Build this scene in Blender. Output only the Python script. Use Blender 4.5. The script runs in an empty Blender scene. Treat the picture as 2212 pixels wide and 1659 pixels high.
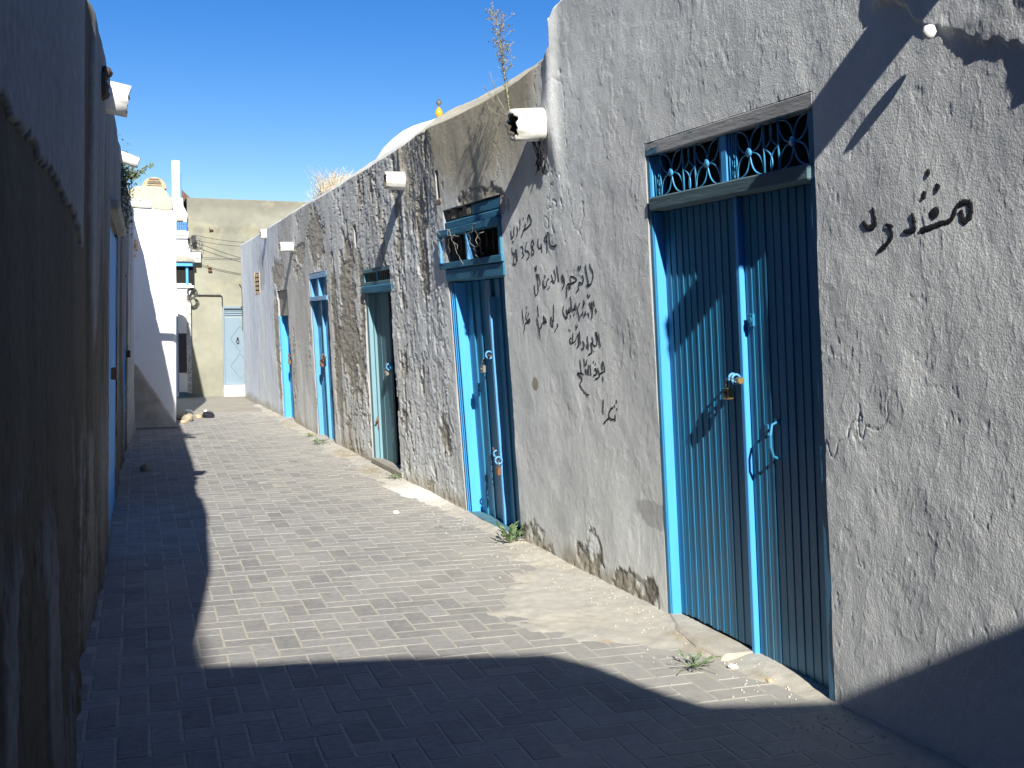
import bpy, bmesh, math, random
import numpy as np
from mathutils import Matrix, Vector
random.seed(7)
S = bpy.context.scene
COL = S.collection
# ------------------------------------------------------------------ camera
FPX, CAMH = 2428.0, 1.4                       # focal length for a frame 2212 units wide; height of the eye
PSI, PIT = math.atan(901/FPX), math.atan(139.5/FPX)
cF = np.array([math.sin(PSI)*math.cos(PIT), math.cos(PSI)*math.cos(PIT), -math.sin(PIT)])
cR = np.array([math.cos(PSI), -math.sin(PSI), 0.0]); cU = np.cross(cR, cF)
cam = bpy.data.cameras.new('camera'); camo = bpy.data.objects.new('camera', cam); COL.objects.link(camo)
cam.sensor_width = 36; cam.lens = FPX/2212*36; cam.clip_start = .02; cam.clip_end = 500
camo.matrix_world = Matrix(((cR[0], cU[0], -cF[0], 0), (cR[1], cU[1], -cF[1], 0), (cR[2], cU[2], -cF[2], CAMH), (0, 0, 0, 1)))
S.camera = camo
# ------------------------------------------------------------------ light
SUN = Vector((.169, 1.0, -.60)).normalized()   # the way the sunlight travels
world = bpy.data.worlds.new('World'); S.world = world; world.use_nodes = True
wn = world.node_tree; wn.nodes.clear()
sky = wn.nodes.new('ShaderNodeTexSky'); sky.sky_type = 'NISHITA'; sky.sun_disc = False
sky.sun_elevation = math.asin(-SUN.z); sky.sun_rotation = math.atan2(-SUN.x, -SUN.y)
sky.air_density = 1.0; sky.dust_density = .0; sky.ozone_density = 3.0
bg = wn.nodes.new('ShaderNodeBackground'); bg.inputs[1].default_value = .070
wo = wn.nodes.new('ShaderNodeOutputWorld')
hs = wn.nodes.new('ShaderNodeHueSaturation'); hs.inputs['Saturation'].default_value = 1.42; hs.inputs['Hue'].default_value = .516
wn.links.new(sky.outputs[0], hs.inputs['Color']); wn.links.new(hs.outputs[0], bg.inputs[0]); wn.links.new(bg.outputs[0], wo.inputs[0])
sl = bpy.data.lights.new('sun', 'SUN'); sl.energy = 5.0; sl.angle = math.radians(.5); sl.color = (1, .965, .88)
so = bpy.data.objects.new('sun', sl); COL.objects.link(so); so.rotation_euler = SUN.to_track_quat('-Z', 'Y').to_euler()
S.view_settings.view_transform = 'Standard'; S.view_settings.look = 'None'
S.view_settings.exposure = .84; S.view_settings.gamma = 1.0; S.view_settings.use_curve_mapping = False
# ------------------------------------------------------------------ noise
def _h(ix, iy, s):
    n = (ix*374761393 + iy*668265263 + s*1442695041).astype(np.int64) & 0xffffffff
    n = ((n ^ (n >> 13))*1274126177) & 0xffffffff
    n = n ^ (n >> 16)
    return (n & 0xffff)/65535.0*2-1
def vn(x, y, s=0):
    x = np.asarray(x, float); y = np.asarray(y, float)
    ix = np.floor(x).astype(np.int64); iy = np.floor(y).astype(np.int64)
    fx = x-ix; fy = y-iy
    ux = fx*fx*fx*(fx*(fx*6-15)+10); uy = fy*fy*fy*(fy*(fy*6-15)+10)
    a = _h(ix, iy, s); b = _h(ix+1, iy, s); c = _h(ix, iy+1, s); d = _h(ix+1, iy+1, s)
    return (a*(1-ux)+b*ux)*(1-uy)+(c*(1-ux)+d*ux)*uy
def fbm(x, y, s=0, o=4, g=.5):
    r = 0; a = 1; t = 0
    for i in range(o):
        r = r+a*vn(x*2**i+17.3*i, y*2**i-9.1*i, s+i); t += a; a *= g
    return r/t
def sst(a, b, x):
    t = np.clip((x-a)/(b-a), 0, 1); return t*t*(3-2*t)
# ------------------------------------------------------------------ the right wall surface
LY = [-5, 5, 6.5, 7.8, 9, 10.5, 13, 16, 19, 25]; LV = [.062, .062, .07, .08, .055, .045, .05, .045, .02, .015]
def wx(y, z): return 2.5-np.interp(y, LY, LV)*z
def ws(px, py):                                # a sight line through (px, py) of the photograph meets the right wall
    d = cF*FPX+cR*(px-1106)+cU*(829.5-py); X = 2.5
    for i in range(30):
        t = X/d[0]; y = d[1]*t; z = CAMH+d[2]*t; X = float(wx(y, z))
    return y, z
def blob(y, z, cy, cz, ry, rz, sd, k=.35):     # 1 inside an irregular patch
    q = np.hypot((y-cy)/ry, (z-cz)/rz)+(k+.35)*fbm(y*5, z*3.4, sd, 5, .62)
    return sst(1.03, .97, q)
def rough(y):                                  # how far the plaster has decayed along the wall
    return np.interp(y, [2, 5.6, 6.3, 7.6, 7.9, 9.4, 10.6, 11, 12, 13.5, 15, 16.3, 17, 20], [.12, .12, .12, .2, 1, 1, .9, .9, .6, .55, .6, .35, .2, .15])
def peel(y, z):                                # whitewash skin missing (1) down to the mortar
    r = rough(y)
    n = fbm(y*3.6, z*1.9, 31, 5, .65)+.45*fbm(y*14, z*6, 37, 4, .65)
    m = sst(.50-.24*r, .54-.24*r, n)*sst(.2, .5, r)
    m = np.maximum(m, blob(y, z, 11.35, 1.35, .42, .78, 51)*1.0)
    m = np.maximum(m, blob(y, z, 12.05, .9, .16, 1.2, 52))
    m = np.maximum(m, blob(y, z, 10.72, 1.55, .12, .45, 53))
    m = np.maximum(m, blob(y, z, 16.25, 1.0, .22, .75, 54)); m = np.maximum(m, blob(y, z, 15.9, 2.0, .5, .22, 55))
    m = np.maximum(m, blob(y, z, 12.9, 2.35, .35, .3, 56)); m = np.maximum(m, blob(y, z, 13.9, 2.2, .3, .12, 57))
    m = np.maximum(m, blob(y, z, 6.95, 2.12, .42, .13, 58, .5))
    m = np.maximum(m, blob(y, z, 8.35, 2.0, .14, .5, 59, .6))
    return m
def basep(y, z):                               # damp, broken foot of the plaster
    m = blob(y, z, 5.5, .06, .16, .22, 61, .5)
    m = np.maximum(m, blob(y, z, 4.98, 0, .30, .15, 62, .5)); m = np.maximum(m, blob(y, z, 6.3, 0, .25, .14, 63, .7))
    return m
LED = [ws(*q) for q in [(1935, 0), (1985, 45), (2010, 55), (2030, 62), (2048, 72), (2070, 80), (2115, 92), (2160, 100), (2212, 120), (2400, 190)]]
LED = sorted(LED)
def D(y, z):                                   # relief, metres proud of the mean surface
    y = np.asarray(y, float); z = np.asarray(z, float); r = rough(y)
    d = .010*fbm(y*1.3, z*1.3, 1, 3)+.0035*fbm(y*5, z*4, 5, 3)
    fine = .5+.5*fbm(y*1.7+9, z*1.3, 77, 3)*1.6                               # patchy grain
    d = d+.0009*fbm(y*34+6*z, z*29-5*y, 9, 4, .75)*np.clip(fine+.25, .25, 1.2)
    rid = 1-np.abs(fbm(y*11+4*z, z*7.5, 12, 4, .6))*3.4
    d = d+.0010*np.clip(rid, 0, 1)**3*np.clip(1.3-fine, .1, 1)                # trowel ridges
    d = d-.0009*sst(.46, .56, fbm(y*12+40, z*11, 14, 4, .65))                  # flaked chips
    d = d+.0018*sst(.30, .46, fbm(y*4+11, z*3, 16, 5, .65))*(.3+.7*sst(3.0, 5, y))*.7
    st = fbm(y*16, z*3.5, 21, 4, .62)
    d = d+r*r*(.0030*st+.0032*fbm(y*36, z*24, 25, 3, .7)+.0040*sst(.02, .09, fbm(y*10, z*6, 27, 5, .7)))
    ck = np.abs(fbm(y*1.9+3, z*1.3, 47, 5, .55)); d = d-.0035*np.exp(-(ck/.0065)**2)*sst(.0, .3, fbm(y*.9, z*.9, 48, 2))
    p = peel(y, z)
    d = d-p*(.006+.003*r)+p*.006*fbm(y*22, z*22, 41, 3)
    d = d-basep(y, z)*(.004+.006*fbm(y*25, z*25, 45, 3))
    led = np.interp(y, [a for a, b in LED], [b for a, b in LED])+.045*fbm(y*9, z*9, 71, 4)
    d = d+(.015+.016*fbm(y*5, z*5, 72, 3))*sst(-.012, .012, z-led)*sst(3.05, 2.95, y)
    d = d+.020*np.exp(-((y-5.62-.05*np.sin(z*3))/.07)**2)*sst(1.9, 2.6, z)    # buttress-like bulge at the change of height
    d = d+.010*np.exp(-((y-8.93)/.03)**2)*sst(1.2, 2.4, z)
    d = d-.006*np.exp(-((y-7.0-.15*z)/.012)**2)*sst(1.7, 1.2, z)*0
    return d
WHITE = np.array([.785, .805, .80]); MORT = np.array([.47, .435, .37]); DARKM = np.array([.12, .105, .08])
def wallcol(y, z):
    y = np.asarray(y, float); z = np.asarray(z, float); r = rough(y)
    c = np.ones(y.shape+(3,))*WHITE
    v = fbm(y*1.1, z*.9, 81, 4); c = c*(1+.09*v)[..., None]
    st = fbm(y*7, z*.8, 85, 4)
    far = sst(15.8, 16.6, y)
    c = c*(1-far[..., None]*np.array([.10, .07, .0])*(.8+1.6*st[..., None]))
    def mix(m, col, k=1.0):
        nonlocal c
        m = np.clip(m*k, 0, 1)[..., None]; c = c*(1-m)+np.array(col)*m
    # weather staining: ochre and grey runs below the parapet
    mix(sst(2.0, 2.7, z+.35*fbm(y*2.2, z*1.2, 88, 4))*sst(5.7, 6.0, y)*sst(9.3, 8.9, y), (.45, .39, .27), .85)
    mix(sst(.05, .45, st)*sst(5.9, 7.5, y)*sst(1.6, 2.4, z), (.56, .53, .46), .45)
    mix(sst(.0, .5, fbm(y*4, z*.6, 90, 4))*sst(9.4, 10.2, y)*sst(16.6, 15.8, y), (.53, .50, .44), .5)
    mix(sst(12.2, 12.45, y)*sst(16.2, 15.7, y)*sst(-.5, .3, fbm(y*1.5, z*.7, 92, 3)), (.45, .42, .355), .6)
    fl = sst(.02, .09, fbm(y*10, z*6, 27, 5, .7)); mix((1-fl)*sst(.2, .9, r), (.66, .65, .62), .5)
    p = peel(y, z)
    mix(p, MORT*.95); mix(p*sst(.1, .5, fbm(y*15, z*15, 93, 3)), DARKM, .45)
    mix(blob(y, z, 17.6, 2.2, .5, .3, 94, .6), (.33, .31, .29), .45)
    b = basep(y, z); b = b*sst(-.35, .1, fbm(y*11, z*9, 95, 4, .65)); mix(b, (.15, .135, .11), .85)
    mix(sst(.16, .02, z+.10*fbm(y*4, z*4, 96, 4))*sst(5, 6, y+.6), (.40, .355, .26), .7)
    mix(blob(y, z, 4.75, .48, .2, .06, 97, .6), (.42, .42, .43), .6)
    mix(blob(y, z, 6.15, 1.02, .05, .045, 98, .3), (.30, .25, .16), .8)
    mix(sst(.25, .6, fbm(y*1.7+4, z*2.3, 99, 4))*sst(6.6, 6.2, y), (.53, .54, .56), .6)
    mix(sst(3.3, 2.3, y+.4*fbm(y*2, z*2, 100, 3))*sst(1.6, 2.2, z), (.47, .48, .50), .55)
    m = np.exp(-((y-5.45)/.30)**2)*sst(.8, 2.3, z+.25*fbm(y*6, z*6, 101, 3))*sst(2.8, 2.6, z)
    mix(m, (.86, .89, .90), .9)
    return c
# ------------------------------------------------------------------ object helpers
def link(o, parent=None):
    COL.objects.link(o)
    if parent is not None: o.parent = parent
    return o
def tag(o, label=None, cat=None, group=None, kind=None):
    for k, v in (('label', label), ('category', cat), ('group', group), ('kind', kind)):
        if v: o[k] = v
    return o
def empty(name, loc=(0, 0, 0)):
    o = bpy.data.objects.new(name, None); link(o); o.location = loc; o.empty_display_size = .1
    return o
class MB:
    def __init__(s): s.v = []; s.f = []; s.t = []
    def add(s, vs, fs, tone=0.0):
        n = len(s.v); s.v += [tuple(float(c) for c in q) for q in vs]; s.f += [tuple(n+i for i in f) for f in fs]; s.t += [tone]*len(vs); return s
    def hexa(s, p, tone=0.0):                   # p: 8 corners, bottom ring then top ring
        return s.add(p, [(0, 3, 2, 1), (4, 5, 6, 7), (0, 1, 5, 4), (1, 2, 6, 5), (2, 3, 7, 6), (3, 0, 4, 7)], tone)
    def box(s, x0, x1, y0, y1, z0, z1, tone=0.0):
        return s.hexa([(x0, y0, z0), (x1, y0, z0), (x1, y1, z0), (x0, y1, z0), (x0, y0, z1), (x1, y0, z1), (x1, y1, z1), (x0, y1, z1)], tone)
    def wbox(s, y0, y1, z0, z1, d0, d1, tone=0.0, sh=0.0):   # box in right-wall coordinates; d = proud of the wall
        def P(y, z, d): return (float(wx(y, z))-d, y, z)
        a = [(y0, z0), (y1, z0), (y1, z1), (y0, z1)]
        lo = [P(y, z, d0) for y, z in a]; hi = [P(y, z, d1) for y, z in a]
        return s.hexa([lo[0], lo[1], lo[2], lo[3], hi[0], hi[1], hi[2], hi[3]][0:8], tone)
    def tube(s, pts, r, n=8, cap=True, tone=0.0):
        pts = [Vector(p) for p in pts]; rs = r if isinstance(r, (list, tuple)) else [r]*len(pts)
        vs = []; fs = []; up = None
        for i, p in enumerate(pts):
            t = (pts[min(i+1, len(pts)-1)]-pts[max(i-1, 0)]).normalized()
            if up is None or abs(up.dot(t)) > .95: up = t.orthogonal().normalized()
            u = (up-t*up.dot(t)).normalized(); w = t.cross(u); up = u
            for k in range(n):
                a = 2*math.pi*k/n; vs.append(p+(u*math.cos(a)+w*math.sin(a))*rs[i])
        for i in range(len(pts)-1):
            for k in range(n):
                fs.append((i*n+k, i*n+(k+1) % n, (i+1)*n+(k+1) % n, (i+1)*n+k))
        if cap: fs += [tuple(range(n))[::-1], tuple((len(pts)-1)*n+k for k in range(n))]
        return s.add(vs, fs, tone)
    def lathe(s, prof, c, n=24, axis='Z', tone=0.0):
        vs = []; fs = []
        for r, h in prof:
            for k in range(n):
                a = 2*math.pi*k/n; x, y = r*math.cos(a), r*math.sin(a)
                vs.append((c[0]+x, c[1]+y, c[2]+h) if axis == 'Z' else (c[0]-h, c[1]+x, c[2]+y) if axis == 'X' else (c[0]+x, c[1]+h, c[2]+y))
        m = len(prof)
        for i in range(m-1):
            for k in range(n): fs.append((i*n+k, i*n+(k+1) % n, (i+1)*n+(k+1) % n, (i+1)*n+k))
        return s.add(vs, fs, tone)
    def build(s, name, mat, parent=None, smooth=False, bevel=0.0, label=None):
        me = bpy.data.meshes.new(name); me.from_pydata(s.v, [], s.f); me.update()
        at = me.attributes.new('tone', 'FLOAT', 'POINT'); at.data.foreach_set('value', np.array(s.t, np.float32))
        bm = bmesh.new(); bm.from_mesh(me); bmesh.ops.recalc_face_normals(bm, faces=bm.faces); bm.to_mesh(me); bm.free()
        if mat: me.materials.append(mat)
        if smooth: me.polygons.foreach_set('use_smooth', [True]*len(me.polygons))
        o = link(bpy.data.objects.new(name, me), parent)
        if bevel:
            b = o.modifiers.new('bevel', 'BEVEL'); b.width = bevel; b.segments = 1; b.limit_method = 'ANGLE'
        if label: o['label'] = label
        return o
def copy_tree(o, parent=None):
    c = o.copy(); link(c, parent)
    for ch in o.children: copy_tree(ch, c)
    return c
# ------------------------------------------------------------------ materials
MATS = {}
def mat(name, col, rough_=.8, var=.15, scale=8.0, stretch=(1, 1, 1), wear=None, wearamt=.5, wscale=20, bump=.0, bscale=60, metal=0.0, spec=.5, attr=False, rnd=0.0, dirt=None, dscale=1.5, dlo=.5, dhi=.7, trans=0.0, xdust=False):
    m = bpy.data.materials.new(name); m.use_nodes = True; nt = m.node_tree; N = nt.nodes; L = nt.links
    b = N['Principled BSDF']; b.inputs['Roughness'].default_value = rough_; b.inputs['Metallic'].default_value = metal
    b.inputs['Specular IOR Level'].default_value = spec
    tc = N.new('ShaderNodeTexCoord'); mp = N.new('ShaderNodeMapping'); mp.inputs['Scale'].default_value = stretch
    geo = N.new('ShaderNodeNewGeometry')
    L.new(geo.outputs['Position'], mp.inputs['Vector'])
    if attr:
        a = N.new('ShaderNodeAttribute'); a.attribute_name = 'Col'; base = a.outputs['Color']
    else:
        a = N.new('ShaderNodeRGB'); a.outputs[0].default_value = (*col, 1); base = a.outputs[0]
    def noise(sc, det=5, ro=.6):
        n = N.new('ShaderNodeTexNoise'); n.inputs['Scale'].default_value = sc; n.inputs['Detail'].default_value = det; n.inputs['Roughness'].default_value = ro
        L.new(mp.outputs[0], n.inputs['Vector']); return n.outputs['Fac']
    def mr(v, a0, a1, b0, b1):
        n = N.new('ShaderNodeMapRange'); L.new(v, n.inputs[0]); n.inputs[1].default_value = a0; n.inputs[2].default_value = a1; n.inputs[3].default_value = b0; n.inputs[4].default_value = b1; return n.outputs[0]
    def mixc(f, c1, c2, mode='MIX'):
        n = N.new('ShaderNodeMix'); n.data_type = 'RGBA'; n.blend_type = mode
        if isinstance(f, float): n.inputs[0].default_value = f
        else: L.new(f, n.inputs[0])
        L.new(c1, n.inputs[6])
        if isinstance(c2, tuple): n.inputs[7].default_value = (*c2, 1)
        else: L.new(c2, n.inputs[7])
        return n.outputs[2]
    hsv = N.new('ShaderNodeHueSaturation'); L.new(base, hsv.inputs['Color'])
    val = mr(noise(scale), .3, .7, 1-var, 1+var)
    if rnd:
        oi = N.new('ShaderNodeObjectInfo'); ta = N.new('ShaderNodeAttribute'); ta.attribute_name = 'tone'
        ad = N.new('ShaderNodeMath'); ad.operation = 'ADD'; L.new(oi.outputs['Random'], ad.inputs[0]); L.new(ta.outputs['Fac'], ad.inputs[1])
        fr = N.new('ShaderNodeMath'); fr.operation = 'FRACT'; L.new(ad.outputs[0], fr.inputs[0])
        rr = mr(fr.outputs[0], 0, 1, 1-rnd, 1+rnd); mu = N.new('ShaderNodeMath'); mu.operation = 'MULTIPLY'
        L.new(val, mu.inputs[0]); L.new(rr, mu.inputs[1]); val = mu.outputs[0]
    L.new(val, hsv.inputs['Value']); out = hsv.outputs[0]
    if dirt:
        fac = mr(noise(dscale, 6, .65), dlo, dhi, 0, .9)
        if xdust:
            sx = N.new('ShaderNodeSeparateXYZ'); L.new(geo.outputs['Position'], sx.inputs[0])
            x_ = mr(sx.outputs[0], 1.1, 2.5, -.12, .9); a_ = N.new('ShaderNodeMath'); a_.operation = 'ADD'; a_.use_clamp = True; L.new(x_, a_.inputs[0])
            L.new(mr(noise(2.3, 6, .7), .35, .75, -.35, .65), a_.inputs[1]); m_ = N.new('ShaderNodeMath'); m_.operation = 'MAXIMUM'
            k_ = N.new('ShaderNodeMath'); k_.operation = 'MULTIPLY'; L.new(a_.outputs[0], k_.inputs[0]); k_.inputs[1].default_value = .82
            L.new(fac, m_.inputs[0]); L.new(k_.outputs[0], m_.inputs[1]); fac = m_.outputs[0]
        out = mixc(fac, out, dirt)
    if wear:
        out = mixc(mr(noise(wscale, 6, .7), 1-wearamt, 1-wearamt+.03, 0, .95), out, wear)
    L.new(out, b.inputs['Base Color'])
    if bump:
        bp = N.new('ShaderNodeBump'); bp.inputs['Strength'].default_value = bump; bp.inputs['Distance'].default_value = .004
        L.new(noise(bscale, 6, .65), bp.inputs['Height']); L.new(bp.outputs[0], b.inputs['Normal'])
    if trans: b.inputs['Transmission Weight'].default_value = trans
    MATS[name] = m; return m
M_wall = mat('limewashed_plaster', (1, 1, 1), .92, .05, 30, attr=True, bump=.85, bscale=130, spec=.25)
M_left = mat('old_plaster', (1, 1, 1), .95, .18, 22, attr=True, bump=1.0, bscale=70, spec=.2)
M_paver = mat('paver_concrete', (.270, .262, .252), .9, .18, 30, rnd=.15, wear=(.20, .185, .165), wearamt=.36, wscale=2.6, dirt=(.39, .37, .33), dscale=2.2, dlo=.46, dhi=.95, xdust=True, bump=.6, bscale=160, spec=.3)
M_sand = mat('joint_sand', (.41, .385, .33), .97, .14, 25, bump=.8, bscale=120, spec=.1)
M_apron = mat('mortar_apron', (1, 1, 1), .95, .12, 18, attr=True, bump=.9, bscale=70, spec=.2)
BLUE = (.026, .185, .35)
M_blue = mat('blue_door_paint', BLUE, .42, .12, 14, stretch=(1, 1, .12), wear=(.20, .16, .12), wearamt=.345, wscale=26, dirt=(.10, .20, .26), dscale=5, dlo=.5, dhi=.85, bump=.35, bscale=50, spec=.45)
M_cyan = mat('bright_blue_frame_paint', (.07, .36, .78), .45, .08, 14, stretch=(1, 1, .12), wear=(.35, .42, .42), wearamt=.26, wscale=26, bump=.3, bscale=40)
M_blue2 = mat('mid_blue_door_paint', (.04, .19, .36), .5, .12, 10, stretch=(1, 1, .08), wear=(.45, .48, .5), wearamt=.30, wscale=30, bump=.3, bscale=40)
M_lblue = mat('light_blue_trim_paint', (.10, .32, .58), .45, .08, 10, wear=(.5, .5, .48), wearamt=.25)
M_teal = mat('faded_teal_paint', (.085, .20, .245), .7, .15, 12, stretch=(1, 1, .08), wear=(.34, .29, .21), wearamt=.36, wscale=16, bump=.5, bscale=40)
M_paleteal = mat('pale_teal_paint', (.16, .29, .335), .7, .12, 12, stretch=(1, 1, .08), wear=(.45, .30, .2), wearamt=.33, wscale=18, bump=.4, bscale=40)
M_wood = mat('weathered_blue_wood', (.42, .43, .43), .85, .22, 12, stretch=(1, .15, 1), wear=(.05, .17, .27), wearamt=.44, wscale=10, bump=.8, bscale=60)
M_sill = mat('teal_weathered_sill', (.10, .17, .20), .8, .25, 12, stretch=(1, .12, 1), wear=(.26, .28, .27), wearamt=.40, wscale=12, bump=.9, bscale=60)
M_beam = mat('crackled_blue_beam', (.03, .165, .28), .75, .2, 12, stretch=(1, .15, 1), wear=(.20, .27, .27), wearamt=.36, wscale=24, bump=1.0, bscale=70)
M_grey = mat('weathered_grey_timber', (.33, .31, .26), .9, .2, 10, stretch=(1, .2, 1), bump=.7, bscale=60)
M_iron = mat('blue_painted_iron', (.06, .30, .55), .4, .1, 20, wear=(.22, .15, .10), wearamt=.28, wscale=40)
M_rust = mat('rusty_iron', (.16, .08, .045), .8, .3, 30, bump=.5, bscale=90)
M_brass = mat('worn_brass', (.42, .29, .12), .38, .2, 30, metal=.85)
M_steel = mat('dull_steel', (.38, .36, .33), .45, .2, 30, metal=.8)
M_black = mat('unlit_interior', (.012, .011, .010), .95, .1)
M_ink = mat('black_marker_paint', (.014, .014, .017), .75, .3, 30, wear=(.42, .43, .43), wearamt=.335, wscale=90)
M_white = mat('chalky_white_lime', (.80, .79, .76), .9, .05, 12, dirt=(.48, .41, .30), dscale=9, dlo=.50, dhi=.75, bump=.35, bscale=40, spec=.2)
M_bwhite = mat('bluish_white_lime', (.84, .85, .86), .9, .03, 2.5, dirt=(.60, .57, .50), dscale=2.2, dlo=.60, dhi=.85, bump=.3, bscale=25, spec=.2)
M_dome = mat('dome_limewash', (.80, .78, .74), .9, .05, 3, dirt=(.55, .47, .36), dscale=1.2, dlo=.52, dhi=.8, bump=.2, bscale=20)
M_cap = mat('parapet_cement', (.46, .43, .34), .95, .12, 6, dirt=(.25, .23, .19), dscale=5, dlo=.55, dhi=.8, bump=.6, bscale=60)
M_khaki = mat('khaki_cement_render', (1, 1, 1), .95, .07, 8, attr=True, bump=.5, bscale=25, spec=.2)
M_tile = mat('glazed_blue_tile', (.05, .17, .42), .25, .2, 40)
M_stone = mat('rough_rubble_stone', (.30, .25, .18), .95, .25, 20, bump=.8, bscale=60, rnd=.3)
M_brick = mat('sandy_brick', (.52, .38, .24), .95, .15, 20, bump=.6, bscale=60, rnd=.15)
M_doorgrey = mat('grey_blue_steel_door', (.19, .26, .32), .5, .05, 6)
M_marble = mat('white_marble_step', (.72, .70, .68), .4, .08, 10)
M_plastic = mat('black_plastic_bag', (.02, .02, .025), .3, .2, 20)
M_yellow = mat('yellow_glazed_ceramic', (.62, .36, .03), .2, .08, 20)
M_gold = mat('weathered_bronze_ball', (.16, .15, .13), .5, .2, 30, metal=.3)
M_green = mat('grey_green_leaf', (.11, .15, .07), .7, .25, 30, rnd=.25)
M_leaf = mat('dusty_green_leaf', (.13, .19, .08), .7, .25, 30, rnd=.25)
M_straw = mat('dry_straw', (.62, .53, .38), .9, .15, 40, rnd=.2)
M_weed = mat('dry_weed_stem', (.23, .21, .14), .9, .2, 30)
M_fluff = mat('grey_seed_heads', (.33, .30, .235), .9, .2, 40, rnd=.25)
M_spoutdark = mat('bore_shade_and_stub_brown', (.07, .055, .04), .95, .3, 30)  # dark brown puts shade into the spout bores; also colours the broken stub
M_cable = mat('black_cable', (.03, .03, .03), .6, .1)
M_box = mat('pale_meter_box', (.62, .60, .56), .6, .06, 10)
M_ground = mat('dusty_ground', (.33, .30, .24), .97, .14, 1.2, dirt=(.26, .25, .23), dscale=3, dlo=.4, dhi=.7, bump=.6, bscale=40)
M_screen = mat('rust_brown_sheet', (.12, .065, .045), .8, .25, 8, stretch=(6, 1, 1))
M_roof = mat('roof_screed', (.26, .24, .20), .95, .1, 4)
# ------------------------------------------------------------------ displaced grids as meshes
def grid_mesh(name, V, mask, cols, m, parent=None, extra=None):
    """V: (R,C,3) vertices, mask: (R-1,C-1) faces kept, cols: (R,C,3)."""
    R_, C_ = V.shape[:2]
    idx = np.arange(R_*C_).reshape(R_, C_)
    q = np.stack([idx[:-1, :-1], idx[:-1, 1:], idx[1:, 1:], idx[1:, :-1]], -1)[mask].reshape(-1, 4)
    vs = V.reshape(-1, 3); cs = cols.reshape(-1, 3)
    if extra is not None and len(extra[0]):
        ev, ef, ec = extra; n0 = len(vs)
        vs = np.vstack([vs, ev]); cs = np.vstack([cs, ec]); q = np.vstack([q, np.where(ef >= 10**7, ef-10**7+n0, ef)])
    used = np.zeros(len(vs), bool); used[q.ravel()] = True
    remap = np.cumsum(used)-1; vs = vs[used]; cs = cs[used]; q = remap[q]
    me = bpy.data.meshes.new(name); me.vertices.add(len(vs)); me.vertices.foreach_set('co', vs.astype(np.float32).ravel())
    me.loops.add(len(q)*4); me.loops.foreach_set('vertex_index', q.astype(np.int32).ravel())
    me.polygons.add(len(q)); me.polygons.foreach_set('loop_start', np.arange(0, len(q)*4, 4, dtype=np.int32))
    me.polygons.foreach_set('use_smooth', np.ones(len(q), bool))
    me.update(calc_edges=True)
    ca = me.color_attributes.new('Col', 'FLOAT_COLOR', 'POINT')
    ca.data.foreach_set('color', np.hstack([cs, np.ones((len(cs), 1))]).astype(np.float32).ravel())
    me.materials.append(m)
    return link(bpy.data.objects.new(name, me), parent)
def spaced(a, b, stepf, keys=()):
    keys = sorted(set([a, b]+[k for k in keys if a < k < b])); out = [a]
    for k0, k1 in zip(keys[:-1], keys[1:]):
        y = k0; L = [k0]
        while y < k1: y += stepf(y); L.append(y)
        L = np.array(L); L = k0+(L-k0)*(k1-k0)/(L[-1]-k0); out += list(L[1:])
    return np.array(out)
TOPZ = lambda y: np.interp(y, [5.62, 5.75, 6.1, 6.7, 7.3, 8.3, 11, 12.5, 15.6, 20.4], [3.03, 2.98, 2.945, 2.925, 2.93, 2.96, 2.94, 2.875, 2.81, 2.76])
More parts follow.
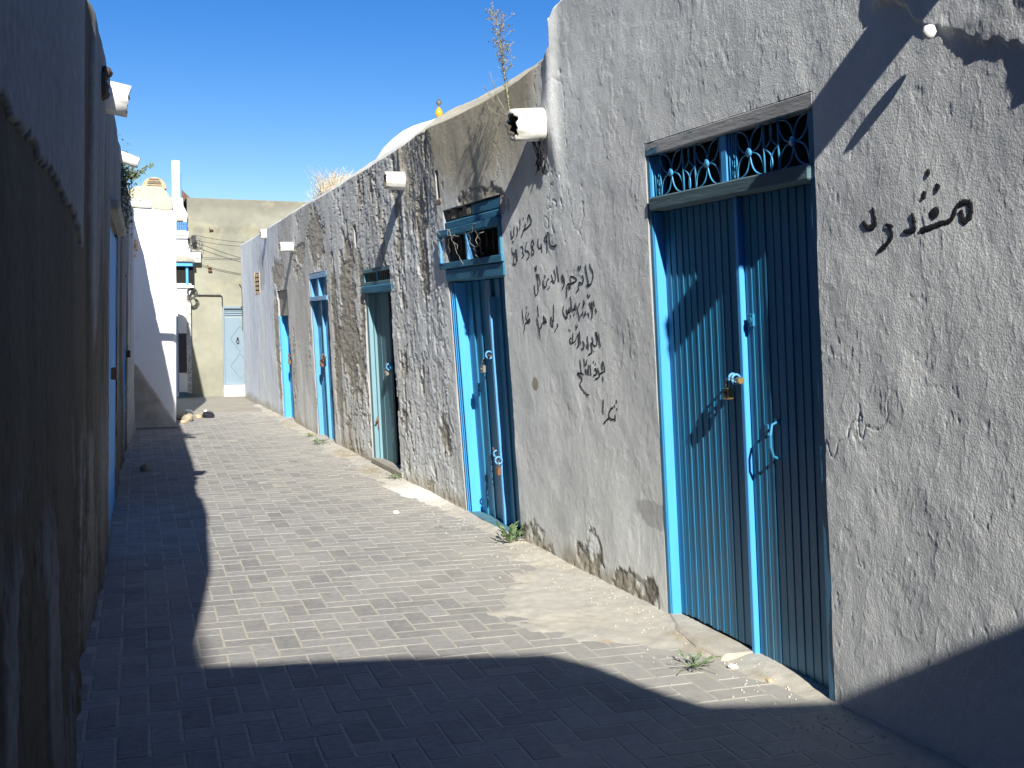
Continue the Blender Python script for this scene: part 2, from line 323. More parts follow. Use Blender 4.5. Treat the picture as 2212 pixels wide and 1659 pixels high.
def right_wall(y0, y1, opens, topf, parent, name):
    keys = [k for o in opens for k in (o[0], o[1])]
    ys = spaced(y0, y1, lambda y: float(np.clip(.0028*(max(y, 3.1)/3.1)**2, .0028, .035)) if y > 2.2 else .03, keys)
    zk = [k for o in opens for k in (o[2], o[3])]
    zs = spaced(-.06, 2.3, lambda z: .0062, zk); zs = np.concatenate([zs, spaced(2.3, 3.0, lambda z: .0062, [k for k in zk if k > 2.3])[1:]])
    Yg, Zr = np.meshgrid(ys, zs)
    rr = np.interp(ys, [5.62, 5.63, 8, 11, 14, 20], [.035, .175, .175, .165, .10, .06])
    ztop = topf(ys); zface = ztop-rr
    Z = np.where(Zr > 2.3, 2.3+(Zr-2.3)/.7*(zface[None, :]-2.3), Zr)
    d = D(Yg, Z); X = wx(Yg, Z)-d
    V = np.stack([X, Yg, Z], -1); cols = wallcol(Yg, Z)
    # rounded parapet top
    caps = []; cc = []
    wob = .012*fbm(ys*3, ys*0, 203, 4)
    for k in range(1, 11):
        a = k/10*math.pi/2
        t_ = k/10; zz = zface+rr*(t_ if y0 > 5 else math.sin(a))+wob*t_-.018*t_**6; xx = X[-1]+rr*1.15*(t_ if y0 > 5 else 1-math.cos(a))
        dd = .004*fbm(ys*9, a*2+ys*0, 201, 4)
        caps.append(np.stack([xx-dd*math.cos(a), ys, zz+dd], -1))
        f = min(1, k/2.0); capc = np.array([.50, .47, .38])*(1+.25*fbm(ys*4, a*3+ys*0, 202, 4))[:, None]
        capc = np.where((ys > 8.75)[:, None], np.array([.62, .61, .58])*(1+.12*fbm(ys*4, a*3+ys*0, 202, 4))[:, None], capc)
        if y0 < 5: capc = cols[-1]
        cc.append(cols[-1]*(1-f)+capc*f)
    last = caps[-1].copy(); last[:, 0] += .5; caps.append(last); cc.append(cc[-1])
    low = last.copy(); low[:, 2] -= .3; caps.append(low); cc.append(cc[-1])
    V = np.concatenate([V, np.array(caps)]); cols = np.concatenate([cols, np.array(cc)])
    mask = np.ones((V.shape[0]-1, V.shape[1]-1), bool)
    yc = (ys[:-1]+ys[1:])/2; zc = (zs[:-1]+zs[1:])/2
    Cn = len(ys); ev = []; ef = []; ec = []
    for o in opens:
        inside = np.zeros_like(mask); inside[:len(zc)] = ((zc > o[2]) & (zc < o[3]))[:, None] & ((yc > o[0]) & (yc < o[1]))[None, :]
        mask &= ~inside
        i0 = int(np.argmin(abs(ys-o[0]))); i1 = int(np.argmin(abs(ys-o[1]))); j0 = int(np.argmin(abs(zs-o[2]))); j1 = int(np.argmin(abs(zs-o[3])))
        loop = [(j, i0) for j in range(j0, j1)]+[(j1, i) for i in range(i0, i1)]+[(j, i1) for j in range(j1, j0, -1)]
        if o[2] > 0: loop += [(j0, i) for i in range(i1, i0, -1)]; loop.append(loop[0])
        else: loop.append((j0, i1))
        dep = o[4]
        for (ja, ia), (jb, ib) in zip(loop[:-1], loop[1:]):
            n = len(ev); rc = np.array([.34, .34, .34])
            for (j, i) in ((ja, ia), (jb, ib)):
                p = V[j, i].copy(); ev.append(p.copy()); p[0] += dep; ev.append(p); ec += [rc, rc]
            ef.append([10**7+n, 10**7+n+1, 10**7+n+3, 10**7+n+2])
    ex = (np.array(ev), np.array(ef), np.array(ec)) if ev else None
    o = grid_mesh(name, V, mask, cols, M_wall, parent, ex)
    return o
D1 = (3.359, 4.632, -.06, 2.197, .11); D2 = (6.56, 7.69, -.06, 2.17, .16); D3 = (9.50, 10.60, -.06, 1.87, .14)
D4 = (12.38, 13.42, -.06, 1.94, .13); D5 = (15.13, 16.05, -.06, 1.80, .14)
SLOTS = [(7.73, 7.80, 2.26, 2.54, .3), (10.80, 10.90, 2.10, 2.31, .3), (11.92, 12.05, 1.90, 2.10, .3)]
GRILLE = (17.95, 18.58, 1.80, 2.14, .12)
near = empty('near_building', (2.5, 2.0, 0)); near.location = (0, 0, 0)
tag(near, 'taller grey plastered building on the right with the large ribbed blue double door', 'building')
right_wall(-2.6, 5.62, [D1], lambda y: np.interp(y, [0, 5.50, 5.58, 5.62], [3.08, 3.08, 3.06, 3.01]), near, 'wall')
row = empty('shop_row'); tag(row, 'long low row of old limewashed shops with peeling plaster and small blue and teal doors', 'building')
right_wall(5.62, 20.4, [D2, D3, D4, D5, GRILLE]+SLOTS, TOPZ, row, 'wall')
b = MB(); b.box(2.68, 6, -2.6, 5.62, 0, 2.9); b.build('roof', M_roof, near)
b = MB(); b.box(2.74, 6, 5.63, 20.38, 0, 2.5); b.add([(2.5, 20.4, -.06), (2.75, 20.4, -.06), (2.75, 20.4, 2.6), (2.45, 20.4, 2.6)], [(0, 1, 2, 3)]); b.build('roof', M_roof, row)

# ------------------------------------------------------------------ doors of the right-hand row
def rp(y, z, d): return (float(wx(y, z))-d, y, z)
def wtube(mb, pts, r, n=6): return mb.tube([rp(*p) for p in pts], r, n)
def wb(name, m, parent, *boxes, bevel=.003, label=None):
    if name == 'door':
        e = empty('door'); e.parent = parent
        if label: e['label'] = label
        wb('frame_post', m, e, *boxes, bevel=bevel); return e
    o = None
    for q in boxes:
        b = MB(); b.wbox(*q); o = b.build(name, m, parent, bevel=bevel, label=label)
    return o
def boards(parent, y0, y1, n, z0, z1, d, m, bead=.007, jit=.0, lean=0):
    w = (y1-y0)/n
    for k in range(n):
        a = y0+k*w; j = random.uniform(-jit, jit); b = MB()
        zz = z0+random.uniform(0, .008)
        b.wbox(a+.0015, a+w-.0015, zz, z1, d-.018+j, d+j)
        if bead: b.wbox(a+.0015, a+w*.24, zz, z1-.001, d+j+.0002, d+j+bead)
        b.build('board', m, parent, bevel=.0018)
# big double door
door = wb('door', M_blue, near, (4.604, 4.631, -.02, 2.138, -.085, -.003), (3.360, 3.398, -.02, 2.138, -.085, -.004))
wb('jamb', M_cyan, door, (4.596, 4.6035, .0, 1.888, -.084, -.010), (4.5985, 4.6035, 1.955, 2.136, -.084, -.010))
wb('top_board', M_wood, door, (3.36, 4.631, 2.140, 2.194, -.05, .003))
wb('sill_bar', M_sill, door, (3.3865, 4.6035, 1.892, 1.950, -.085, .012), bevel=.006)
wb('mullion', M_cyan, door, (3.962, 4.006, 1.951, 2.139, -.075, -.012))
boards(door, 3.990, 4.594, 11, .03, 1.890, -.056, M_blue, jit=.001, bead=.0028)
boards(door, 3.400, 3.930, 10, .012, 1.890, -.056, M_blue, jit=.001, bead=.0028)
wb('cover_strip', M_cyan, door, (3.936, 3.962, .008, 1.889, -.075, -.034))
wb('dark_backing', M_black, door, (3.388, 4.595, .0, 2.13, -.109, -.092), bevel=0)  # black sheet painting the unlit interior behind this and the other doors
def flower_grille(y0, y1, z0, z1, parent):
    b = MB(); d = -.022; w = y1-y0; cw = w*.40
    def arc(p, q, bulge, r=.0038):
        p = np.array(p); q = np.array(q); n = np.array([-(q-p)[1], (q-p)[0]]); pts = []
        for t in np.linspace(0, 1, 9): c = p+(q-p)*t+n*bulge*4*t*(1-t); pts.append((c[0], c[1], d))
        wtube(b, pts, r, 5)
    wtube(b, [(y1-.012, z0, d), (y1-.012, z1, d)], .006); wtube(b, [(y1-.030, z0, d), (y1-.030, z1, d)], .004)
    wtube(b, [(y0+.012, z0, d), (y0+.012, z1, d)], .005)
    a = y0+.016; e = y1-.060; W = (e-a); cells = [(a, a+W*.40), (a+W*.60, e)]
    for (u, v) in cells:
        cy, cz = (u+v)/2, (z0+z1)/2
        b.tube([rp(cy, cz, d+.002), rp(cy, cz, d+.009)], .018, 16)
        for sy in (u+.003, v-.003):
            for szz in (z0+.002, z1-.002): arc((cy, cz), (sy, szz), .24, .0036); arc((cy, cz), (sy, szz), -.24, .0036)
        for yy in (u, v): wtube(b, [(yy, z0, d), (yy, z1, d)], .0045)
    m0, m1 = cells[0][1], cells[1][0]; mc = (m0+m1)/2; cz = (z0+z1)/2
    for s_ in (m0, m1):
        for zz in (z0, z1): arc((s_, cz), (mc, zz), .26*(1 if (s_ == m0) == (zz == z1) else -1)*-1, .0030)
    for k in range(9): wtube(b, [(y1-.047, z0+.02*k, d+.003*(k % 2)), (y1-.047, z0+.02*k+.02, d+.003*((k+1) % 2))], .0035, 5)
    return b.build('flower_grille', M_iron, parent, smooth=True)
flower_grille(4.006, 4.596, 1.951, 2.138, door)
flower_grille(3.399, 3.961, 1.951, 2.138, door)
b = MB(); b.wbox(3.862, 3.898, 1.372, 1.422, -.052, -.040); b.tube([rp(3.880, 1.397, -.040), rp(3.880, 1.397, -.036)], .013, 14); b.build('escutcheon', M_blue, door, bevel=.003)
b = MB(); wtube(b, [(3.74, 1.00, -.055), (3.74, .99, -.03), (3.735, .95, -.018), (3.735, .90, -.018), (3.74, .865, -.032), (3.74, .855, -.056)], .006, 8); b.wbox(3.725, 3.755, .990, 1.012, -.056, -.050)
b.wbox(3.80, 3.825, .94, .985, -.056, -.050); b.build('pull_handle', M_blue, door, smooth=False, bevel=.001)
def ring(b, c, r, t, plane='yz', n=14, a0=0, a1=2*math.pi):
    pts = []
    for k in range(n+1):
        a = a0+(a1-a0)*k/n
        if plane == 'yz': pts.append((c[0]+r*math.cos(a), c[1]+r*math.sin(a), c[2]))
        elif plane == 'dz': pts.append((c[0], c[1]+r*math.sin(a), c[2]+r*math.cos(a)))
        else: pts.append((c[0]+r*math.cos(a), c[1], c[2]+r*math.sin(a)))
    b.tube([rp(*p) for p in pts], t, 6)
for q in ((4.012, 1.158, -.030), (3.955, 1.158, -.010)): b = MB(); ring(b, q, .019, .0055, 'dz'); b.build('staple', M_lblue, door, smooth=True)
b = MB(); b.tube([rp(4.02, 1.155, -.018), rp(3.925, 1.155, -.004)], .0055, 8); b.tube([rp(3.93, 1.155, -.005), rp(3.898, 1.155, .002)], .014, 12); b.build('bolt', M_brass, door, bevel=.001)
def padlock(y, z, d, sc, mbody, label, tilt=0, group='padlocks hanging on the shop doors', mk=None):
    e = empty('padlock', rp(y, z, d)); e.rotation_euler = (tilt, 0, 0); tag(e, label, 'padlock', group)
    b = MB(); w, h, t = .021*sc, .019*sc, .009*sc
    b.box(-t, t, -w, w, -2*h, 0); o = b.build('body', mbody, e, bevel=.0028*sc)
    b = MB(); b.lathe([(0, t), (.009*sc, t), (.009*sc, t+.0012), (.006*sc, t+.0012), (.0058*sc, t+.0004), (0, t+.0004)], (0, 0, -h), 14, 'X'); b.build('maker_disc', mk or M_steel, o)
    b = MB(); pts = [(0, -.0125*sc, -.004*sc)]+[(0, -.0125*sc*math.cos(a), .018*sc+.0125*sc*math.sin(a)) for a in np.linspace(0, math.pi, 9)]+[(0, .0125*sc, -.004*sc)]
    b.tube(pts, .0032*sc, 8); b.build('shackle', M_steel, e, smooth=True)
    return e
padlock(4.030, 1.118, -.016, 1.25, M_brass, 'brass padlock hanging on the large ribbed blue double door', mk=M_black)
# concrete step in front of the big door
b = MB(); top = [(2.56, 4.66), (2.50, 4.64), (2.42, 4.40), (2.38, 4.15), (2.40, 3.955), (2.56, 3.945)]
b.v = [(x, y, .026) for x, y in top]+[(x-.03*(x < 2.5), y+(.02 if y > 4.2 else -.01), -.03) for x, y in top]
b.t = [0]*12; n = 6; b.f = [tuple(range(6))]+[(i, (i+1) % n, n+(i+1) % n, n+i) for i in range(n)]
o = b.build('door_step', mat('step_concrete', (.42, .39, .33), .95, .2, 9, dirt=(.34, .29, .2), dscale=4, bump=1.0, bscale=60), None, bevel=.012); tag(o, 'low worn concrete step under the left leaf of the large blue door', 'doorstep')
# second door, blue with wire tangled transom
door = wb('door', M_blue, row, (7.615, 7.685, .0, 1.665, -.15, -.012), (7.585, 7.6145, .0, 1.663, -.15, -.045), (6.565, 6.60, .0, 1.66, -.15, -.02), label='blue plank door under a rusty wire tangled transom window')
wb('jamb', M_cyan, door, (7.574, 7.5845, .01, 1.66, -.149, -.010), (7.616, 7.62, .012, 1.65, -.012, -.008), (7.648, 7.668, .012, 1.65, -.012, -.006))
wb('lintel_beam', M_beam, door, (6.53, 7.70, 1.668, 1.755, -.12, .012), bevel=.008)
wb('upper_beam', M_beam, door, (6.565, 7.74, 2.035, 2.086, -.14, -.008), (6.565, 7.12, 2.089, 2.160, -.14, -.012), bevel=.008)
for k in range(5): wb('stone', M_stone, door, (7.13+k*.11, 7.225+k*.11, 2.09, 2.15+.02*(k % 2), -.12, -.012-.01*(k % 3)), bevel=.012)
wb('transom_frame', M_beam, door, (6.53, 7.80, 1.757, 1.80, -.05, .022), (6.55, 7.80, 1.985, 2.03, -.05, .022), (6.545, 6.58, 1.80, 1.985, -.05, .018))
wb('transom_post', M_lblue, door, (7.765, 7.80, 1.80, 1.985, -.05, .02), (7.17, 7.20, 1.80, 1.985, -.05, .018))
for k in range(9):
    b = MB(); y = 6.66+k*.125; wtube(b, [(y, 1.80, -.03), (y+random.uniform(-.01, .01), 1.9, -.03), (y, 1.985, -.03)], .006); b.build('window_bar', M_rust, door, smooth=True)
b = MB(); rr_ = random.Random(4)
for k in range(12):
    y = rr_.uniform(6.75, 7.75); z = rr_.uniform(1.80, 1.98); a = rr_.uniform(0, 6); pts = []
    for q in range(9):
        pts.append((y, z, .028+rr_.uniform(-.008, .02))); a += rr_.uniform(-.9, .9); y += .035*math.cos(a); z = min(2.02, max(1.74, z+.028*math.sin(a)))
    wtube(b, pts, .0016, 4)
b.build('tangled_wire', M_grey, door, smooth=True)
boards(door, 7.10, 7.573, 3, .03, 1.664, -.085, M_blue, bead=.012)
wb('board', M_blue, door, (7.02, 7.098, .03, 1.664, -.11, -.072))
boards(door, 6.602, 6.98, 3, .03, 1.664, -.085, M_blue, bead=.012)
wb('cover_strip', M_lblue, door, (6.983, 7.018, .03, 1.55, -.09, -.045))
wb('threshold', M_teal, door, (6.58, 7.60, -.02, .028, -.12, .006), bevel=.008)
wb('dark_backing', M_black, door, (6.565, 7.68, 0, 2.04, -.159, -.152), bevel=0)
for q in ((7.02, 1.165, -.030), (7.06, .50, -.05), (6.95, .47, -.02)): b = MB(); ring(b, q, .024, .006, 'dz'); b.build('staple', M_lblue, door, smooth=True)
b = MB(); b.tube([rp(7.05, 1.165, -.03), rp(6.93, 1.16, -.01)], .007, 8); b.build('bolt', M_rust, door)
b = MB(); b.tube([rp(7.16, .53, -.06), rp(6.98, .44, -.02)], .006, 6); b.build('hasp', M_rust, door)
padlock(7.125, 1.095, -.02, 1.35, M_steel, 'steel padlock hanging halfway up the blue door under the wire tangled transom', mk=M_steel)
padlock(6.945, .425, -.012, 1.35, M_rust, 'rusty padlock low on the blue door above the leafy weed', mk=M_rust)
# third door, faded teal
door = wb('door', M_paleteal, row, (10.515, 10.598, .03, 1.640, -.13, -.012), (10.47, 10.5145, .03, 1.640, -.13, -.05), (9.502, 9.53, .03, 1.65, -.13, -.01), label='faded teal plank door standing ajar')
wb('lintel_beam', M_beam, door, (9.44, 10.66, 1.645, 1.715, -.12, .015), bevel=.01)
wb('transom_frame', M_teal, door, (9.50, 10.60, 1.717, 1.748, -.06, .004), (9.50, 10.60, 1.835, 1.868, -.06, .004), (10.565, 10.598, 1.749, 1.834, -.06, .0), (10.02, 10.06, 1.749, 1.834, -.06, .0), (9.502, 9.535, 1.749, 1.834, -.06, .0))
for k in range(14):
    b = MB(); y = 9.57+k*.073; wtube(b, [(y, 1.749, -.03), (y, 1.834, -.03)], .005); b.build('window_bar', M_grey, door)
boards(door, 9.96, 10.468, 3, .05, 1.643, -.075, M_teal, bead=0, jit=.003)
b = MB(); b.hexa([rp(9.535, 1.0, -.128), rp(9.90, .9, -.10), rp(9.90, 1.64, -.10), rp(9.535, 1.64, -.128), rp(9.535, 1.0, -.112), rp(9.90, .9, -.085), rp(9.90, 1.64, -.085), rp(9.535, 1.64, -.112)]); b.build('rear_leaf', M_teal, door, bevel=.003)
wb('dark_backing', M_black, door, (9.505, 10.59, 0, 1.86, -.139, -.131), bevel=0)
wb('threshold', M_grey, door, (9.42, 10.58, .02, .072, -.10, .02), bevel=.008)
b = MB(); ring(b, (9.93, .97, -.05), .03, .007, 'dz'); b.tube([rp(10.0, .98, -.07), rp(9.80, .965, -.03)], .008, 8); b.build('staple', M_iron, door, smooth=True)
b = MB(); b.tube([rp(10.49, .46, -.045), rp(10.46, .42, -.02), rp(10.44, .43, -.01)], .008, 6); b.wbox(10.475, 10.51, .36, .47, -.05, -.044); b.build('hook', M_rust, door)
padlock(9.99, .955, -.035, 1.7, M_steel, 'grey padlock on the faded teal door standing ajar')
# fourth door
door = wb('door', M_lblue, row, (13.375, 13.415, -.02, 1.615, -.12, -.008), (12.385, 12.42, -.02, 1.615, -.12, -.012), label='mid blue double door under a barred transom')
wb('transom_frame', M_lblue, door, (12.385, 13.415, 1.617, 1.665, -.09, .012), (12.385, 13.415, 1.875, 1.935, -.09, .002), (13.375, 13.415, 1.666, 1.874, -.09, -.004), (12.385, 12.41, 1.666, 1.874, -.09, -.004), (12.88, 12.93, 1.666, 1.874, -.09, -.004))
for k in range(10):
    y = 12.46+k*.084+(.07 if k > 4 else 0); b = MB()
    b.lathe([(.005, 0), (.006, .03), (.013, .07), (.006, .11), (.005, .205)], rp(y, 1.668, -.05), 8); b.build('baluster', M_white, door, smooth=True)
boards(door, 12.94, 13.372, 5, -.01, 1.614, -.062, M_blue2, bead=.006)
boards(door, 12.422, 12.885, 5, -.01, 1.614, -.062, M_blue2, bead=.006)
wb('cover_strip', M_lblue, door, (12.888, 12.936, -.01, 1.612, -.075, -.030))
wb('dark_backing', M_black, door, (12.39, 13.41, 0, 1.93, -.129, -.122), bevel=0)
b = MB(); ring(b, (12.90, .97, -.03), .03, .008, 'dz'); b.tube([rp(12.98, .97, -.04), rp(12.72, .97, -.01)], .010, 8); b.build('hasp', M_rust, door)
b = MB(); b.wbox(12.66, 12.72, .55, .59, -.06, -.05); b.build('hasp', M_rust, door)
padlock(13.02, .93, -.02, 2.1, M_rust, 'rusty padlock on the mid blue door under the barred transom')
# fifth door
door = wb('door', M_cyan, row, (16.00, 16.045, -.05, 1.448, -.13, -.006), (15.135, 15.16, -.05, 1.448, -.13, -.015), label='bright cyan door set deep in its frame, farthest along the row')
wb('top_panel', M_grey, door, (15.135, 16.045, 1.45, 1.795, -.06, -.03))
wb('jamb', M_cyan, door, (15.96, 15.999, -.03, 1.448, -.128, -.012))
boards(door, 15.165, 15.958, 6, -.03, 1.448, -.100, M_blue2, bead=.006)
wb('dark_backing', M_black, door, (15.14, 16.04, 0, 1.5, -.139, -.132), bevel=0)
b = MB(); b.tube([rp(15.7, .90, -.095), rp(15.45, .90, -.05)], .012, 8); b.build('bolt', M_rust, door)
b = MB(); ring(b, (15.5, .90, -.06), .035, .008, 'dz'); b.build('hasp', M_rust, door)
b = MB(); b.wbox(15.40, 15.46, .36, .40, -.10, -.08); b.build('hasp', M_rust, door)
padlock(15.55, .86, -.05, 2.0, M_brass, 'padlock on the bright cyan door, the farthest of the row')
# slots and grille
for s_ in SLOTS: wb('vent_recess', M_black, row, (s_[0], s_[1], s_[2], s_[3], -.30, -.28), bevel=0)
wb('vent_recess', M_black, row, (17.95, 18.58, 1.80, 2.14, -.119, -.10), bevel=0)
for k in range(5):
    for j in range(2): wb('brick', M_brick, row, (17.97+.30*j, 18.22+.30*j+.02, 1.805+k*.068, 1.85+k*.068, -.09, .004), bevel=.004)
wb('grille_frame', M_brick, row, (17.93, 17.968, 1.79, 2.15, -.05, .008), (18.56, 18.60, 1.79, 2.15, -.05, .008))
wb('lintel_stones', M_stone, row, (7.70, 7.86, 2.225, 2.258, -.1, .004), (10.78, 10.92, 2.312, 2.335, -.1, .006), bevel=.006)
# ------------------------------------------------------------------ writing on the wall
def catmull(P, step):
    P = np.array(P, float)
    if len(P) == 2: Q = P
    P = np.vstack([2*P[0]-P[1], P, 2*P[-1]-P[-2]]); out = []
    for i in range(1, len(P)-2):
        p0, p1, p2, p3 = P[i-1:i+3]; n = max(2, int(np.linalg.norm(p2-p1)/step))
        for t in np.linspace(0, 1, n, endpoint=False):
            out.append(.5*((2*p1)+(p2-p0)*t+(2*p0-5*p1+4*p2-p3)*t*t+(3*p1-p0-3*p2+p3)*t**3))
    out.append(P[-2]); return np.array(out)
def stroke_mesh(name, strokes, ox, oy, sc, w, parent, label, thick=()):
    b = MB(); rg = np.random.RandomState(len(strokes))
    for si, st in enumerate(strokes):
        pts = [ws((ox+x/sc)*.60636, (oy+y/sc)*.60636) for x, y in st]
        c = catmull(pts, .0045); T = np.gradient(c, axis=0); T /= np.linalg.norm(T, axis=1)[:, None]+1e-9
        Nn = np.stack([-T[:, 1], T[:, 0]], 1); n = len(c)
        ww = w*(2.3 if si in thick else 1)*(.85+.3*np.abs(np.sin(np.linspace(0, 3, n)+si)))*(1+.18*rg.randn(n))/2
        ww[0] *= .6; ww[-1] *= .5
        vs = []
        for k in (-1, -.5, 0, .5, 1):
            q = c+Nn*ww[:, None]*k; d = D(q[:, 0], q[:, 1])
            vs.append(np.stack([wx(q[:, 0], q[:, 1])-d-(.0024 if abs(k) < 1 else .0004), q[:, 0], q[:, 1]], 1))
        V = np.stack(vs, 1).reshape(-1, 3); f = []
        for i in range(n-1):
            for k in range(4): f.append((i*5+k, i*5+k+1, (i+1)*5+k+1, (i+1)*5+k))
        b.add(V, f)
    return b.build(name, M_ink, parent, label=label)
GA = [[(670, 330), (664, 190), (690, 130), (735, 205), (790, 320)], [(770, 370), (700, 450), (640, 515), (555, 585)], [(575, 385), (600, 470), (535, 580), (508, 690), (470, 795)], [(540, 205), (520, 255)], [(425, 240), (428, 400), (432, 570)], [(268, 470), (258, 600), (262, 700), (205, 805), (180, 700), (172, 600)], [(345, 470), (372, 600), (342, 765)], [(215, 890), (218, 930)], [(248, 885), (250, 925)]]
GN = [[(200, 1070), (205, 1240), (262, 1290), (250, 1480), (222, 1575), (320, 1580)], [(330, 1145), (292, 1200), (330, 1400), (350, 1510), (362, 1380), (335, 1170)], [(460, 1080), (500, 1068), (535, 1130), (510, 1215), (552, 1310), (490, 1420)], [(655, 920), (620, 1020), (600, 1170), (680, 1215), (715, 1300), (685, 1395), (628, 1450)], [(805, 860), (762, 960), (770, 1050), (815, 1090), (778, 1200), (800, 1290), (845, 1285), (842, 1190), (790, 1080), (842, 980), (812, 870)], [(980, 820), (970, 940), (1000, 1110), (1070, 1085)], [(1058, 970), (1070, 1120), (1082, 1240)], [(1190, 735), (1152, 830), (1182, 920), (1228, 840), (1205, 735)], [(1225, 790), (1226, 1050), (1200, 1265)], [(1230, 800), (1232, 700), (1260, 645), (1300, 700), (1302, 880), (1335, 1020), (1410, 1060), (1530, 1020)]]
GB = [[(1950, 150), (1970, 280), (2040, 420), (2062, 560), (2030, 720), (1990, 820), (1890, 905)], [(1815, 210), (1850, 480), (1922, 785)], [(1850, 830), (1940, 835), (2020, 790)], [(1580, 240), (1610, 400)], [(1640, 220), (1665, 330)], [(1705, 530), (1748, 650), (1720, 790), (1650, 775), (1590, 765), (1600, 880), (1590, 975), (1520, 1065)], [(1345, 730), (1330, 572), (1470, 615), (1510, 690), (1400, 780), (1260, 812), (1215, 870), (1212, 1050), (1205, 1235)], [(1260, 860), (1290, 950), (1322, 935), (1300, 850)], [(1120, 750), (1062, 650), (1068, 530), (1140, 660), (1150, 760), (1110, 880), (1060, 985)], [(905, 220), (920, 400), (970, 735)], [(810, 360), (860, 550), (855, 680), (822, 770), (785, 700), (740, 510)], [(785, 700), (730, 742)], [(680, 630), (600, 730), (612, 830), (560, 920), (502, 820), (490, 680)], [(540, 520), (570, 620)], [(685, 870), (695, 940)], [(645, 940), (655, 990)], [(345, 490), (370, 650), (402, 850)], [(265, 470), (300, 620), (332, 800), (345, 980), (320, 1110), (275, 1170), (230, 1050), (215, 850)], [(310, 490), (322, 800)], [(275, 220), (270, 400)], [(220, 260), (262, 400)]]
GC = [[(155, 450), (165, 640), (190, 840)], [(265, 375), (277, 430)], [(265, 510), (245, 650), (290, 750), (360, 700)], [(360, 720), (350, 790), (232, 820), (215, 930), (200, 1070)], [(300, 620), (330, 540)], [(565, 350), (590, 540), (605, 650)], [(555, 655), (590, 850), (632, 1190)], [(725, 620), (740, 760), (800, 800), (765, 700), (725, 630)], [(800, 800), (690, 820), (662, 930), (620, 955)], [(980, 330), (975, 600), (985, 790)], [(910, 640), (900, 780), (920, 890), (962, 900), (950, 780), (915, 650)], [(1075, 820), (1070, 920), (1005, 1045)]]
GC2 = [[(1215, 370), (1210, 540), (1280, 680), (1325, 640), (1288, 450)], [(1300, 560), (1360, 540), (1345, 440)], [(1360, 540), (1402, 510), (1385, 380)], [(1400, 110), (1430, 350), (1462, 480), (1520, 430), (1505, 380)], [(1530, 290), (1560, 420), (1545, 490)], [(1410, 590), (1412, 670)], [(1500, 550), (1502, 620)], [(1660, 290), (1602, 440), (1630, 600), (1662, 750)], [(1755, 215), (1795, 300), (1745, 350), (1765, 410)], [(1750, 490), (1742, 560), (1700, 620), (1690, 580)], [(1775, 580), (1785, 660)], [(1820, 500), (1815, 620)], [(1910, 270), (1960, 420), (2000, 510), (1980, 700)], [(1965, 250), (2012, 500)], [(2020, 230), (2060, 380)], [(2080, 420), (2110, 540)], [(1875, 530), (1915, 650)], [(1865, 45), (1900, 150), (1932, 60)]]
GD = [[(290, 45), (320, 110), (345, 45)], [(150, 120), (155, 160)], [(178, 140), (182, 175)], [(240, 210), (243, 300), (245, 390)], [(210, 320), (178, 340), (180, 380), (210, 430), (290, 390), (320, 320)], [(295, 440), (305, 460)], [(370, 210), (368, 350), (365, 480), (335, 525)], [(390, 170), (400, 300), (412, 450)], [(340, 240), (345, 290)], [(455, 380), (490, 470), (470, 550), (430, 540)], [(550, 280), (570, 420), (580, 560)], [(545, 450), (552, 540)], [(645, 290), (668, 400), (622, 440), (650, 560), (630, 640), (570, 680)], [(680, 590), (682, 620)], [(715, 190), (748, 400), (710, 490), (640, 430)], [(742, 190), (752, 380)], [(780, 230), (800, 400), (820, 500)]]
GE = [[(400, 770), (415, 950), (430, 1060), (480, 1090)], [(430, 1075), (350, 1060), (372, 1110), (440, 1180), (400, 1280), (412, 1350), (520, 1500), (585, 1522)], [(480, 745), (515, 900), (545, 770)], [(515, 960), (517, 1080)], [(545, 970), (550, 1100)], [(575, 880), (577, 1110)], [(610, 880), (630, 1110)], [(670, 800), (680, 850)], [(715, 840), (715, 890)], [(735, 960), (700, 975), (740, 1010), (735, 1080), (670, 1120)], [(760, 950), (800, 1080), (788, 1150), (710, 1190)], [(800, 1080), (890, 1030), (910, 980), (882, 835), (852, 860), (862, 1000)], [(870, 1120), (882, 1230)]]
GF = [[(400, 310), (392, 560), (380, 1050)], [(860, 700), (685, 930), (670, 1230), (560, 1330), (420, 1500)], [(700, 1200), (780, 1290), (960, 1280), (970, 1060)], [(960, 1280), (982, 1390)], [(1040, 350), (1032, 510)], [(940, 570), (940, 700)], [(1050, 740), (1070, 840)]]
GG = [[(260, 780), (292, 950), (285, 1085), (180, 1130), (90, 1020)], [(550, 1060), (540, 1150)], [(560, 1130), (592, 1230), (540, 1370), (360, 1550)], [(945, 870), (972, 1000), (985, 1140), (900, 1195), (800, 1190)], [(1290, 800), (1320, 880), (1335, 960)], [(1080, 1190), (1250, 1130), (1420, 1060), (1580, 1010), (1650, 900), (1690, 780), (1800, 690), (1895, 695), (1940, 790), (1900, 960), (1820, 1010), (1760, 820)], [(1215, 110), (1212, 240)], [(1380, 360), (1355, 510)], [(1160, 490), (1140, 630)]]
stroke_mesh('graffiti_word', GA, 1800, 750, 8.295, .010, row, 'Arabic word in black, topmost of the small writing')
stroke_mesh('graffiti_number', GN, 1800, 750, 8.295, .008, row, 'black telephone number 20 358 492')
stroke_mesh('graffiti_line', GB, 1880, 920, 8.848, .009, row, 'first long line of black Arabic writing under the number')
stroke_mesh('graffiti_word', GC, 1840, 1040, 7.373, .0085, row, 'black Arabic words at the left of the second line')
stroke_mesh('graffiti_line', GC2, 1840, 1040, 7.373, .0085, row, 'second line of black Arabic writing')
stroke_mesh('graffiti_line', GD, 2000, 1150, 5.922, .0085, near, 'third line of black Arabic writing')
stroke_mesh('graffiti_line', GE, 2000, 1150, 5.922, .0085, near, 'fourth line of black Arabic writing with a long tail')
